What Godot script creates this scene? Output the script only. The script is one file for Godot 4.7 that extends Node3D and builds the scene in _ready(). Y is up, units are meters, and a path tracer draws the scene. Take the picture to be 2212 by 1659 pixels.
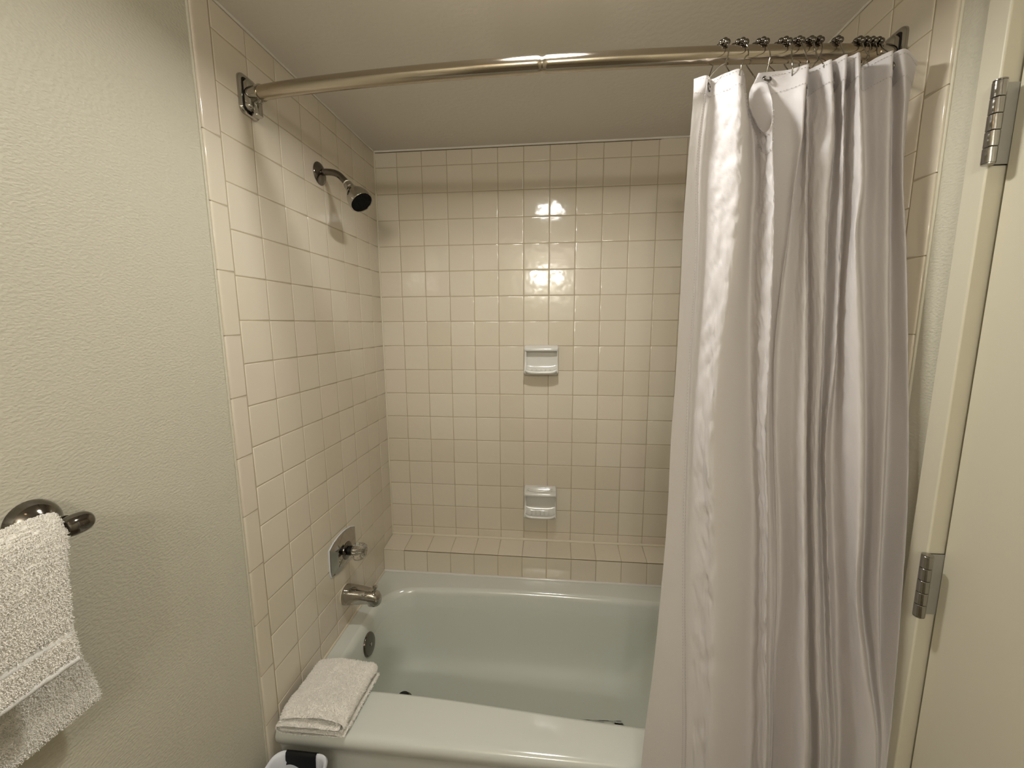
extends Node3D

# A bathtub alcove. Units are metres, y is up, the tub's back wall is the plane z = 0, the left wall the plane x = 0.
const TILE := 0.1095
const ROW0 := 2.215
const CEIL := 2.283
const COL0 := 0.0989
const EDGE := 0.8597

var mats := {}
var rng := RandomNumberGenerator.new()
var noise := FastNoiseLite.new()
var used := {}
var cloth_grid := []
var cloth_nu := 0
var cloth_nv := 0


func _ready() -> void:
	rng.seed = 7
	noise.seed = 3
	noise.noise_type = FastNoiseLite.TYPE_SIMPLEX_SMOOTH
	noise.frequency = 1.0
	# camera
	var cam := Camera3D.new()
	cam.name = "camera"
	cam.position = Vector3(0.7808, ROW0 - 0.6682, 1.8215)
	cam.rotation_order = EULER_ORDER_YXZ
	cam.rotation = Vector3(-0.14588, 0.10256, -0.00474)
	cam.fov = 86.226
	cam.near = 0.02
	cam.far = 50.0
	add_child(cam)
	cam.current = true
	# air and exposure
	var env := Environment.new()
	env.background_mode = Environment.BG_COLOR
	env.background_color = Color(0, 0, 0)
	env.tonemap_mode = Environment.TONE_MAPPER_LINEAR
	env.tonemap_exposure = 0.98
	env.sdfgi_enabled = true
	env.ssao_enabled = true
	env.ssil_enabled = true
	var we := WorldEnvironment.new()
	we.name = "world"
	we.environment = env
	add_child(we)
	make_materials()
	ceiling_lamp()
	vanity_light()
	exhaust_fan()
	room()
	bathtub()
	soap_dishes()
	shower_head()
	valve()
	spout()
	overflow()
	drain()
	curtain_rod()
	curtain()
	hooks()
	door()
	towel_bar()
	hand_towel()
	washcloth()
	waste_bin()


# ---------------------------------------------------------------- naming

func numbered(called: String) -> String:
	var n: int = used.get(called, 0)
	used[called] = n + 1
	return called if n == 0 else "%s_%03d" % [called, n]


func thing(called: String, label: String, category: String, at := Vector3.ZERO, group := "") -> Node3D:
	var o := Node3D.new()
	o.name = numbered(called)
	add_child(o)
	o.position = at
	tag(o, label, category, group)
	return o


func tag(o: Node, label: String, category: String, group := "", kind := "") -> void:
	o.set_meta("label", label)
	o.set_meta("category", category)
	if group:
		o.set_meta("group", group)
	if kind:
		o.set_meta("kind", kind)


func put(called: String, mesh: Mesh, m: Material, parent: Node = null) -> MeshInstance3D:
	var o := MeshInstance3D.new()
	o.mesh = mesh
	o.material_override = null
	if mesh.get_surface_count():
		o.set_surface_override_material(0, m)
	o.cast_shadow = GeometryInstance3D.SHADOW_CASTING_SETTING_ON
	if parent == null:
		o.name = numbered(called)
		add_child(o)
	else:
		o.name = called
		parent.add_child(o, true)
	return o


# ---------------------------------------------------------------- mesh building

class MB:
	var v := PackedVector3Array()
	var t := PackedInt32Array()
	var uv := PackedVector2Array()

	func vert(p: Vector3, q := Vector2.ZERO) -> int:
		v.append(p)
		uv.append(q)
		return v.size() - 1

	func tri(a: int, b: int, c: int) -> void:
		t.append(a)
		t.append(b)
		t.append(c)

	func quad(a: int, b: int, c: int, d: int) -> void:
		tri(a, b, c)
		tri(a, c, d)

	func grid(rows: Array, close_u := false, close_v := false, flip := false) -> void:
		var nr := rows.size()
		var nc: int = rows[0].size()
		var first := v.size()
		for r in nr:
			for c in nc:
				vert(rows[r][c], Vector2(float(c) / maxf(nc - 1, 1), float(r) / maxf(nr - 1, 1)))
		for r in (nr if close_v else nr - 1):
			for c in (nc if close_u else nc - 1):
				var a := first + r * nc + c
				var b := first + r * nc + (c + 1) % nc
				var d := first + ((r + 1) % nr) * nc + c
				var e := first + ((r + 1) % nr) * nc + (c + 1) % nc
				if flip:
					quad(a, d, e, b)
				else:
					quad(a, b, e, d)

	func fan(ring: Array, flip := false) -> void:
		var mid := Vector3.ZERO
		for p in ring:
			mid += p
		var m := vert(mid / ring.size())
		var f := v.size()
		for p in ring:
			vert(p)
		for i in ring.size():
			var j := (i + 1) % ring.size()
			if flip:
				tri(m, f + j, f + i)
			else:
				tri(m, f + i, f + j)

	func box(lo: Vector3, hi: Vector3) -> void:
		var f := v.size()
		for i in 8:
			vert(Vector3(hi.x if i & 1 else lo.x, hi.y if i & 2 else lo.y, hi.z if i & 4 else lo.z))
		for q in [[0, 2, 3, 1], [4, 5, 7, 6], [0, 4, 6, 2], [1, 3, 7, 5], [2, 6, 7, 3], [0, 1, 5, 4]]:
			quad(f + q[0], f + q[1], f + q[2], f + q[3])

	# outline in the plane, extruded by depth along the third axis of xf, its front edge chamfered in steps
	func extrude(poly: PackedVector2Array, depth: float, bevel: float, xf: Transform3D, steps := 2) -> void:
		var n := poly.size()
		var rings := []
		rings.append(lift(poly, 0.0, 0.0, xf))
		rings.append(lift(poly, 0.0, depth - bevel, xf))
		for s in range(1, steps + 1):
			var a := PI / 2 * s / steps
			rings.append(lift(poly, bevel * (1.0 - cos(a)), depth - bevel + bevel * sin(a), xf))
		grid(rings, true)
		var tris := Geometry2D.triangulate_polygon(poly)
		for ring in [[rings[rings.size() - 1], false], [rings[0], true]]:
			var f := v.size()
			for p in ring[0]:
				vert(p)
			for i in range(0, tris.size(), 3):
				if ring[1]:
					tri(f + tris[i], f + tris[i + 2], f + tris[i + 1])
				else:
					tri(f + tris[i], f + tris[i + 1], f + tris[i + 2])
		assert(n > 2)

	func lift(poly: PackedVector2Array, inset: float, h: float, xf: Transform3D) -> Array:
		var out := []
		var n := poly.size()
		var area := 0.0
		for i in n:
			area += poly[i].cross(poly[(i + 1) % n])
		var s := 1.0 if area > 0 else -1.0
		for i in n:
			var p := poly[i]
			var d0 := (p - poly[(i + n - 1) % n]).normalized()
			var d1 := (poly[(i + 1) % n] - p).normalized()
			var nn := Vector2(-d0.y - d1.y, d0.x + d1.x) * s
			var l := nn.length()
			var q := p
			if l > 1e-6:
				nn /= l
				q = p + nn * inset / maxf(0.35, nn.dot(Vector2(-d1.y, d1.x) * s))
			out.append(xf * Vector3(q.x, q.y, h))
		return out

	func tube(path: Array, radius, segs := 10, caps := true) -> void:
		var rows := []
		var up := Vector3.UP
		var n := path.size()
		for i in n:
			var d: Vector3 = (path[mini(i + 1, n - 1)] - path[maxi(i - 1, 0)]).normalized()
			if i == 0:
				up = Vector3.UP if absf(d.y) < 0.9 else Vector3.RIGHT
			up = (up - d * up.dot(d)).normalized()
			var side := d.cross(up)
			var r: float = radius[i] if radius is Array else radius
			var ring := []
			for k in segs:
				var a := TAU * k / segs
				ring.append(path[i] + (up * cos(a) + side * sin(a)) * r)
			rows.append(ring)
		grid(rows, true)
		if caps:
			fan(rows[0], true)
			fan(rows[n - 1], false)

	# profile of (radius, height) turned round the y axis of xf
	func lathe(profile: Array, xf: Transform3D, segs := 24) -> void:
		var rows := []
		for p in profile:
			var ring := []
			for k in segs:
				var a := TAU * k / segs
				ring.append(xf * Vector3(p.x * cos(a), p.y, p.x * sin(a)))
			rows.append(ring)
		grid(rows, true)

	func ball(c: Vector3, r: float, segs := 12) -> void:
		var prof := []
		for i in 9:
			var a := PI * i / 8.0
			prof.append(Vector2(maxf(r * sin(a), 1e-5), -r * cos(a)))
		lathe(prof, Transform3D(Basis(), c), segs)

	# smooth shading across edges flatter than the crease angle; faces turned outwards
	func done(crease := 40.0, orient := true) -> ArrayMesh:
		var nt := t.size() / 3
		if orient:
			var vol := 0.0
			var c := Vector3.ZERO
			for p in v:
				c += p
			c /= maxi(v.size(), 1)
			for i in nt:
				vol += (v[t[i * 3]] - c).dot((v[t[i * 3 + 1]] - c).cross(v[t[i * 3 + 2]] - c))
			if vol > 0:  # clockwise faces give a negative volume
				for i in nt:
					var k := t[i * 3 + 1]
					t[i * 3 + 1] = t[i * 3 + 2]
					t[i * 3 + 2] = k
		var fn := PackedVector3Array()
		fn.resize(nt)
		var at := {}
		var key := PackedInt32Array()
		key.resize(v.size())
		var lists := []
		for i in v.size():
			var q := v[i].snapped(Vector3(2e-5, 2e-5, 2e-5))
			if not at.has(q):
				at[q] = lists.size()
				lists.append([])
			key[i] = at[q]
		for i in nt:
			var a := v[t[i * 3]]
			fn[i] = (v[t[i * 3 + 2]] - a).cross(v[t[i * 3 + 1]] - a)
			for k in 3:
				lists[key[t[i * 3 + k]]].append(i)
		var lim := cos(deg_to_rad(crease))
		var pv := PackedVector3Array()
		var pn := PackedVector3Array()
		var pu := PackedVector2Array()
		for i in nt:
			var me := fn[i].normalized()
			if fn[i].length_squared() < 1e-20:
				continue
			for k in 3:
				var s := Vector3.ZERO
				for j in lists[key[t[i * 3 + k]]]:
					if fn[j].normalized().dot(me) > lim:
						s += fn[j]
				pv.append(v[t[i * 3 + k]])
				pn.append(s.normalized() if s.length_squared() > 1e-24 else me)
				pu.append(uv[t[i * 3 + k]])
		var arr := []
		arr.resize(Mesh.ARRAY_MAX)
		arr[Mesh.ARRAY_VERTEX] = pv
		arr[Mesh.ARRAY_NORMAL] = pn
		arr[Mesh.ARRAY_TEX_UV] = pu
		var m := ArrayMesh.new()
		m.add_surface_from_arrays(Mesh.PRIMITIVE_TRIANGLES, arr)
		return m

	# a wholly smooth mesh of indexed vertices, quick for large grids
	func smooth_done(towards := Vector3.ZERO) -> ArrayMesh:
		if towards != Vector3.ZERO:
			var sum := Vector3.ZERO
			for i in t.size() / 3:
				var a := v[t[i * 3]]
				sum += (v[t[i * 3 + 2]] - a).cross(v[t[i * 3 + 1]] - a)
			if sum.dot(towards) < 0:
				for i in t.size() / 3:
					var k := t[i * 3 + 1]
					t[i * 3 + 1] = t[i * 3 + 2]
					t[i * 3 + 2] = k
		var pn := PackedVector3Array()
		pn.resize(v.size())
		for i in t.size() / 3:
			var a := v[t[i * 3]]
			var n := (v[t[i * 3 + 2]] - a).cross(v[t[i * 3 + 1]] - a)
			for k in 3:
				pn[t[i * 3 + k]] += n
		for i in pn.size():
			pn[i] = pn[i].normalized()
		var arr := []
		arr.resize(Mesh.ARRAY_MAX)
		arr[Mesh.ARRAY_VERTEX] = v
		arr[Mesh.ARRAY_NORMAL] = pn
		arr[Mesh.ARRAY_TEX_UV] = uv
		arr[Mesh.ARRAY_INDEX] = t
		var m := ArrayMesh.new()
		m.add_surface_from_arrays(Mesh.PRIMITIVE_TRIANGLES, arr)
		return m


func rrect(w: float, h: float, r: float, seg := 5) -> PackedVector2Array:
	var out := PackedVector2Array()
	for q in [[1, 1, 0.0], [-1, 1, 90.0], [-1, -1, 180.0], [1, -1, 270.0]]:
		for i in seg + 1:
			var a := deg_to_rad(q[2] + 90.0 * i / seg)
			out.append(Vector2(q[0] * (w / 2 - r) + r * cos(a), q[1] * (h / 2 - r) + r * sin(a)))
	return out


func rbox(lo: Vector3, hi: Vector3, bevel: float) -> MB:
	# a box with its edges chamfered all round
	var m := MB.new()
	var c := (lo + hi) / 2
	var d := hi - lo
	var rows := []
	for s in [[0.0, -1.0], [0.3, -1.0], [1.0, -0.3], [1.0, 0.3], [0.3, 1.0], [0.0, 1.0]]:
		pass
	for e in [[bevel, 0.0], [bevel * 0.3, bevel * 0.3], [0.0, bevel], [0.0, d.y - bevel], [bevel * 0.3, d.y - bevel * 0.3], [bevel, d.y]]:
		var ring := []
		for p in rrect(d.x - 2 * e[0], d.z - 2 * e[0], maxf(bevel, 0.0004), 2):
			ring.append(Vector3(c.x + p.x, lo.y + e[1], c.z + p.y))
		rows.append(ring)
	m.grid(rows, true)
	m.fan(rows[0], true)
	m.fan(rows[5], false)
	return m


func spline(pts: Array, per := 6, closed := false) -> Array:
	var out := []
	var n := pts.size()
	for i in (n if closed else n - 1):
		var a = pts[(i - 1 + n) % n] if closed or i > 0 else pts[0] * 2.0 - pts[1]
		var b = pts[i]
		var c = pts[(i + 1) % n]
		var d = pts[(i + 2) % n] if closed or i + 2 < n else pts[n - 1] * 2.0 - pts[n - 2]
		for k in per:
			var t := float(k) / per
			out.append(b.cubic_interpolate(c, a, d, t))
	if not closed:
		out.append(pts[n - 1])
	return out


func axis_to(at: Vector3, dir: Vector3) -> Transform3D:
	# y axis along dir
	var y := dir.normalized()
	var x := (Vector3.FORWARD if absf(y.z) < 0.9 else Vector3.RIGHT).cross(y).normalized()
	return Transform3D(Basis(x, y, x.cross(y)), at)


func facing(at: Vector3, out: Vector3, up := Vector3.UP) -> Transform3D:
	# z axis along out: outlines are drawn in the x, y plane
	var z := out.normalized()
	var x := up.cross(z).normalized()
	return Transform3D(Basis(x, z.cross(x), z), at)


# ---------------------------------------------------------------- materials

func mat(called: String, albedo: Color, rough: float, metal := 0.0, spec := 0.5) -> StandardMaterial3D:
	var m := StandardMaterial3D.new()
	m.resource_name = called
	m.albedo_color = albedo
	m.roughness = rough
	m.metallic = metal
	m.metallic_specular = spec
	mats[called] = m
	return m


func noise_tex(freq: float, oct := 3, seed_ := 1, size := 512, as_normal := false, bump := 4.0) -> NoiseTexture2D:
	var n := FastNoiseLite.new()
	n.seed = seed_
	n.frequency = freq
	n.fractal_octaves = oct
	n.noise_type = FastNoiseLite.TYPE_SIMPLEX_SMOOTH
	var t := NoiseTexture2D.new()
	t.width = size
	t.height = size
	t.seamless = true
	t.noise = n
	t.as_normal_map = as_normal
	t.bump_strength = bump
	return t


func triplanar(m: StandardMaterial3D, per_metre: float) -> void:
	m.uv1_triplanar = true
	m.uv1_world_triplanar = true
	m.uv1_scale = Vector3.ONE * per_metre


func relief(m: StandardMaterial3D, tex: Texture2D, cm: float, per_metre: float) -> void:
	m.heightmap_enabled = true
	m.heightmap_texture = tex
	m.heightmap_scale = cm
	triplanar(m, per_metre)


func make_materials() -> void:
	var wavy := noise_tex(0.012, 2, 5, 512, true, 5.0)
	for i in 4:
		var c: Color = [Color(0.805, 0.768, 0.700), Color(0.815, 0.780, 0.715), Color(0.795, 0.757, 0.685), Color(0.808, 0.766, 0.705)][i]
		var m := mat("tile%d" % i, c, 0.09, 0.0, 0.5)
		m.normal_enabled = true
		m.normal_texture = wavy
		m.normal_scale = 0.10
		triplanar(m, 3.0)
	mat("grout", Color(0.68, 0.63, 0.54), 0.9, 0.0, 0.2)
	mat("mildew", Color(0.40, 0.34, 0.25), 0.9, 0.0, 0.2)
	mat("caulk", Color(0.80, 0.765, 0.69), 0.5, 0.0, 0.4)
	var plaster := noise_tex(0.07, 3, 11, 1024)
	var p := mat("paint", Color(0.745, 0.727, 0.665), 0.5, 0.0, 0.4)
	relief(p, plaster, 0.085, 1.6)
	p.uv1_scale = Vector3(1.5, 2.5, 1.5)
	p = mat("ceiling_paint", Color(0.845, 0.825, 0.79), 0.75, 0.0, 0.3)
	relief(p, noise_tex(0.05, 3, 12), 0.05, 2.0)
	mat("gloss_paint", Color(0.77, 0.747, 0.675), 0.38, 0.0, 0.45)
	var po := mat("porcelain", Color(0.79, 0.80, 0.775), 0.12, 0.0, 0.5)
	po.clearcoat_enabled = true
	po.clearcoat = 0.3
	po.clearcoat_roughness = 0.05
	mat("porcelain_worn", Color(0.775, 0.79, 0.755), 0.42, 0.0, 0.35)
	mat("ceramic", Color(0.81, 0.80, 0.775), 0.10, 0.0, 0.5)
	mat("chrome", Color(0.70, 0.685, 0.66), 0.04, 1.0)
	mat("dark_chrome", Color(0.45, 0.43, 0.405), 0.10, 1.0)
	var nickel := mat("nickel", Color(0.70, 0.66, 0.60), 0.16, 1.0)
	nickel.normal_enabled = true
	nickel.normal_texture = noise_tex(0.03, 2, 9, 256, true, 3.0)
	nickel.normal_scale = 0.03
	triplanar(nickel, 8.0)
	var hinge := mat("hinge_steel", Color(0.66, 0.65, 0.63), 0.25, 1.0)
	hinge.roughness_texture = noise_tex(0.02, 3, 4, 256)
	triplanar(hinge, 20.0)
	mat("hinge_leaf", Color(0.62, 0.61, 0.58), 0.42, 0.35)
	mat("black", Color(0.03, 0.03, 0.035), 0.45, 0.0, 0.4)
	mat("black_rubber", Color(0.02, 0.02, 0.022), 0.7, 0.0, 0.3)
	mat("white_plastic", Color(0.82, 0.83, 0.86), 0.4, 0.0, 0.4)
	mat("thread_tape", Color(0.85, 0.82, 0.76), 0.6)
	var g := mat("acrylic", Color(0.96, 0.95, 0.93, 0.04), 0.04, 0.0, 0.5)
	g.refraction_enabled = true
	g.refraction_scale = 0.05
	var cl := mat("cloth", Color(0.80, 0.785, 0.79), 0.55, 0.0, 0.35)
	cl.cull_mode = BaseMaterial3D.CULL_DISABLED
	cl.backlight_enabled = true
	cl.backlight = Color(0.75, 0.73, 0.72)
	cl.rim_enabled = true
	cl.rim = 0.15
	cl.normal_enabled = true
	cl.normal_texture = noise_tex(0.09, 4, 21, 512, true, 6.0)
	cl.normal_scale = 0.12
	triplanar(cl, 6.0)
	mat("thread", Color(0.72, 0.70, 0.69), 0.8)
	var te := mat("terry", Color(0.91, 0.895, 0.87), 0.95, 0.0, 0.1)
	te.rim_enabled = true
	te.rim = 0.4
	relief(te, noise_tex(0.06, 4, 31), 0.12, 9.0)
	var tp := mat("terry_pile", Color(0.92, 0.905, 0.88), 0.95, 0.0, 0.1)
	tp.rim_enabled = true
	tp.rim = 0.4
	var tw := mat("towel_band", Color(0.86, 0.85, 0.84), 0.85, 0.0, 0.2)
	relief(tw, noise_tex(0.2, 2, 33, 256), 0.05, 30.0)
	mat("floor_tile", Color(0.42, 0.37, 0.30), 0.5)
	mat("lamp_metal", Color(0.75, 0.73, 0.70), 0.25, 1.0)
	var gl := mat("lamp_glow", Color(0.95, 0.93, 0.88), 0.5)
	gl.emission_enabled = true
	gl.emission = Color(1.0, 0.98, 0.94)
	gl.emission_energy_multiplier = 6.0
	gl = mat("fan_glow", Color(0.9, 0.85, 0.75), 0.5)
	gl.emission_enabled = true
	gl.emission = Color(1.0, 0.80, 0.58)
	gl.emission_energy_multiplier = 1.6


# ---------------------------------------------------------------- lamps

func ceiling_lamp() -> void:
	var t := thing("ceiling_lamp", "round ceiling lamp with a shallow white rim glowing above the front edge of the bathtub", "lamp", Vector3(0.75, CEIL, 0.95))
	var m := MB.new()
	m.lathe([Vector2(0.001, 0), Vector2(0.120, 0), Vector2(0.124, -0.003), Vector2(0.124, -0.030), Vector2(0.120, -0.034), Vector2(0.104, -0.034), Vector2(0.101, -0.031), Vector2(0.098, -0.004), Vector2(0.001, -0.004)], Transform3D(), 48)
	put("baffle_ring", m.done(40), mats.white_plastic, t)
	m = MB.new()
	m.lathe([Vector2(0.0975, -0.0045), Vector2(0.0975, -0.006), Vector2(0.06, -0.0075), Vector2(0.001, -0.008)], Transform3D(), 40)
	put("glowing_lens", m.done(60, false), mats.lamp_glow, t)
	var l := AreaLight3D.new()
	l.name = "ceiling_lamp_light"
	l.area_size = Vector2(0.11, 0.11)
	l.light_color = Color(1.0, 0.992, 0.962)
	l.light_energy = 1.02
	l.area_range = 12.0
	l.area_attenuation = 2.0
	l.shadow_enabled = true
	l.rotation = Vector3(-PI / 2, 0, 0)
	l.position = Vector3(0, -0.0095, 0)
	t.add_child(l)


func vanity_light() -> void:
	var t := thing("vanity_light", "chrome vanity light bar with two glowing glass shades on the wall facing the tub", "lamp", Vector3(0.70, 2.04, 2.93))
	var m := MB.new()
	m.extrude(rrect(0.42, 0.10, 0.02), 0.025, 0.006, facing(Vector3(0, 0.02, 0.06), Vector3(0, 0, -1)))
	put("back_plate", m.done(), mats.chrome, t)
	for x in [-0.10, 0.10]:
		m = MB.new()
		m.tube(spline([Vector3(x, 0.02, 0.04), Vector3(x, 0.03, -0.04), Vector3(x, 0.07, -0.08), Vector3(x, 0.065, -0.10)], 5), 0.008, 10)
		put("arm", m.done(60), mats.chrome, t)
		m = MB.new()
		m.lathe([Vector2(0.02, 0.065), Vector2(0.03, 0.055), Vector2(0.05, 0.0), Vector2(0.062, -0.06), Vector2(0.055, -0.065), Vector2(0.001, -0.066)], Transform3D(Basis(), Vector3(x, 0, -0.10)), 28)
		put("glowing_shade", m.done(60), mats.lamp_glow, t)
		var l := OmniLight3D.new()
		l.name = "vanity_bulb_light"
		l.light_color = Color(1.0, 0.985, 0.95)
		l.light_energy = 0.38
		l.omni_range = 12.0
		l.omni_attenuation = 2.0
		l.light_size = 0.045
		l.shadow_enabled = true
		l.position = Vector3(x, -0.01, -0.10)
		t.add_child(l, true)


func exhaust_fan() -> void:
	var t := thing("exhaust_fan", "small square ceiling fan fitting with a dim warm lens", "fan", Vector3(0.45, CEIL, 1.75))
	var m := rbox(Vector3(-0.13, -0.018, -0.13), Vector3(0.13, 0, 0.13), 0.004)
	put("grille", m.done(), mats.white_plastic, t)
	m = rbox(Vector3(-0.07, -0.026, -0.05), Vector3(0.07, -0.016, 0.05), 0.003)
	put("glowing_lens", m.done(), mats.fan_glow, t)
	var l := AreaLight3D.new()
	l.name = "fan_lens_light"
	l.area_size = Vector2(0.13, 0.09)
	l.light_color = Color(1.0, 0.80, 0.58)
	l.light_energy = 0.015
	l.area_range = 12.0
	l.area_attenuation = 2.0
	l.shadow_enabled = true
	l.rotation = Vector3(-PI / 2, 0, 0)
	l.position = Vector3(0, -0.029, 0)
	t.add_child(l)


# ---------------------------------------------------------------- room shell and tiles

var tile_cache := {}


func tile_mesh(w: float, h: float, round_side := false) -> ArrayMesh:
	var key := Vector3i(roundi(w * 1000), roundi(h * 1000), int(round_side))
	if not tile_cache.has(key):
		var m := MB.new()
		var rows := []
		for e in [[0.0, -0.006], [0.0, -0.0024], [0.0006, -0.0010], [0.0019, -0.0002], [0.0042, 0.0]]:
			var ring := []
			for s in [[1, 1], [-1, 1], [-1, -1], [1, -1]]:
				var x: float = s[0] * (w / 2 - e[0])
				if round_side and s[0] > 0:   # bullnose: the outer long edge rolls down to the wall
					x = w / 2 - e[0] * 2.2
				ring.append(Vector3(x, s[1] * (h / 2 - e[0]), e[1]))
			rows.append(ring)
		m.grid(rows, true)
		var f := m.v.size()
		for p in rows[4]:
			m.vert(p)
		m.quad(f, f + 1, f + 2, f + 3)
		tile_cache[key] = m.done(75, true)
	return tile_cache[key]


func tile(parent: Node, at: Vector3, out: Vector3, up: Vector3, w: float, h: float, round_side := false, wobble := 0.0035) -> void:
	if w < 0.008 or h < 0.008:
		return
	var o := put("tile", tile_mesh(w, h, round_side), mats["tile%d" % [0, 0, 1, 2, 3, 0, 1][rng.randi() % 7]], parent)
	var b := facing(Vector3.ZERO, out, up).basis
	b = b * Basis.from_euler(Vector3(rng.randfn(0, wobble), rng.randfn(0, wobble), rng.randfn(0, 0.0012)))
	o.transform = Transform3D(b, at + out * rng.randf_range(-0.0004, 0.0003))


func structure(called: String, mesh: Mesh, m: Material, label: String, category: String) -> MeshInstance3D:
	var o := put(called, mesh, m)
	tag(o, label, category, "", "structure")
	return o


func plain_box(lo: Vector3, hi: Vector3) -> ArrayMesh:
	var m := MB.new()
	m.box(lo, hi)
	return m.done(20)


func bead(parent: Node, a: Vector3, b: Vector3, r: float, m: Material, called := "caulk", seed_ := 0.0) -> void:
	# an uneven bead of sealant along an inside corner
	var path := []
	var rad := []
	var n := 40
	for i in n + 1:
		var p := a.lerp(b, float(i) / n)
		var q := noise.get_noise_3d(p.x * 9 + seed_, p.y * 9, p.z * 9)
		path.append(p + Vector3(0, 0.0006 * q, 0))
		rad.append(r * (1.0 + 0.28 * q))
	var mb := MB.new()
	mb.tube(path, rad, 8)
	put(called, mb.done(70), m, parent)


func room() -> void:
	var g := 0.002
	structure("floor", plain_box(Vector3(-0.12, -0.1, -0.12), Vector3(1.62, 0, 3.1)), mats.floor_tile, "beige bathroom floor in front of the bathtub", "floor")
	structure("ceiling", plain_box(Vector3(-0.12, CEIL, -0.12), Vector3(1.62, CEIL + 0.1, 3.1)), mats.ceiling_paint, "plain off-white painted ceiling over the bathtub", "ceiling")
	structure("wall_front", plain_box(Vector3(-0.12, 0, 3.0), Vector3(1.62, CEIL, 3.1)), mats.paint, "cream painted wall facing the bathtub", "wall")
	# left wall: paint in front, tile round the tub
	var wl := structure("wall_left", plain_box(Vector3(-0.12, 0, -0.1), Vector3(-0.008, CEIL, 3.0)), mats.paint, "left wall of textured cream paint with square cream tiles round the tub and shower head", "wall")
	put("grout_bed", plain_box(Vector3(-0.008, 0, 0), Vector3(-0.0016, CEIL, 0.909)), mats.grout, wl)
	side_tiles(wl, 0.0, Vector3.RIGHT)
	bead(wl, Vector3(0.0, CEIL - 0.001, 0.0), Vector3(0.0, CEIL - 0.001, 0.91), 0.0035, mats.ceiling_paint, "caulk", 3.0)
	bead(wl, Vector3(-0.007, 0.0, 0.913), Vector3(-0.007, CEIL, 0.913), 0.003, mats.paint, "caulk", 5.0)
	# back wall
	var wb := structure("wall_back", plain_box(Vector3(-0.1, 0, -0.12), Vector3(1.6, CEIL, -0.006)), mats.grout, "back wall of square cream glazed tiles above the bathtub", "wall")
	put("grout_bed", plain_box(Vector3(0, 0.3, -0.006), Vector3(1.5, CEIL, -0.0016)), mats.grout, wb)
	for c in 14:
		var x0 := 0.0 if c == 0 else COL0 + (c - 1) * TILE
		var x1 := minf(COL0 + c * TILE, 1.5)
		for r in range(-1, 17):
			var y1 := minf(ROW0 - r * TILE, CEIL - 0.004)
			var y0 := maxf(ROW0 - (r + 1) * TILE, 0.53)
			if y1 - y0 > 0.01:
				tile(wb, Vector3((x0 + x1) / 2, (y0 + y1) / 2, 0), Vector3.BACK, Vector3.UP, x1 - x0 - g, y1 - y0 - g)
	bead(wb, Vector3(0.0, CEIL - 0.001, 0.0), Vector3(1.5, CEIL - 0.001, 0.0), 0.0055, mats.ceiling_paint, "caulk", 1.0)
	bead(wb, Vector3(0.001, CEIL - 0.0075, 0.0005), Vector3(1.2, CEIL - 0.0075, 0.0005), 0.0011, mats.mildew, "mildew_line", 8.0)
	bead(wb, Vector3(0.001, 0.53, 0.001), Vector3(0.001, CEIL, 0.001), 0.004, mats.caulk, "caulk", 2.0)
	bead(wb, Vector3(0.0, 0.531, 0.001), Vector3(1.5, 0.531, 0.001), 0.007, mats.caulk, "caulk", 4.0)
	# tiled ledge behind the tub
	var top := Vector3(0, 0.12, -0.014).normalized() * -1.0
	var lb := MB.new()
	var prof := [Vector2(0.0, 0.3), Vector2(0.1152, 0.3), Vector2(0.1152, 0.511), Vector2(0.0, 0.527)]
	var rows := []
	for x in [0.0, 1.5]:
		var ring := []
		for p in prof:
			ring.append(Vector3(x, p.y, p.x))
		rows.append(ring)
	lb.grid(rows, true)
	lb.fan(rows[0], true)
	lb.fan(rows[1], false)
	var ledge := structure("trim_2", lb.done(20), mats.grout, "low tiled ledge running along the back wall above the tub", "ledge")
	var slope := Vector3(0, 0.514 - 0.529, 0.117)
	var nrm := slope.cross(Vector3.RIGHT).normalized()
	if nrm.y < 0:
		nrm = -nrm
	for c in 14:
		var x0 := 0.0 if c == 0 else COL0 + (c - 1) * TILE
		var x1 := minf(COL0 + c * TILE, 1.5)
		tile(ledge, Vector3((x0 + x1) / 2, 0.529, 0) + slope * 0.5, nrm, Vector3(0, 0, -1), x1 - x0 - g, slope.length() - 0.003)
		tile(ledge, Vector3((x0 + x1) / 2, (0.512 + 0.398) / 2, 0.117), Vector3.BACK, Vector3.UP, x1 - x0 - g, 0.108)
	bead(ledge, Vector3(0.1, 0.5125, 0.1172), Vector3(1.5, 0.5125, 0.1172), 0.0009, mats.mildew, "mildew_line", 6.0)
	assert(top.y != 5)
	# right wall with the doorway
	var m := MB.new()
	m.box(Vector3(1.508, 0, -0.1), Vector3(1.62, CEIL, 1.0))
	m.box(Vector3(1.508, 2.18, 1.0), Vector3(1.62, CEIL, 1.85))
	m.box(Vector3(1.508, 0, 1.85), Vector3(1.62, CEIL, 3.0))
	var wr := structure("wall_right", m.done(20, false), mats.paint, "right wall of cream tile and paint behind the gathered curtain", "wall")
	put("grout_bed", plain_box(Vector3(1.5016, 0, 0), Vector3(1.508, CEIL, 0.909)), mats.grout, wr)
	side_tiles(wr, 1.5, Vector3.LEFT)
	bead(wr, Vector3(1.5, CEIL - 0.001, 0.0), Vector3(1.5, CEIL - 0.001, 0.91), 0.0035, mats.ceiling_paint, "caulk", 7.0)
	bead(wr, Vector3(1.507, 0.0, 0.913), Vector3(1.507, CEIL, 0.913), 0.003, mats.gloss_paint, "caulk", 9.0)
	# steel door frame
	m = MB.new()
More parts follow.
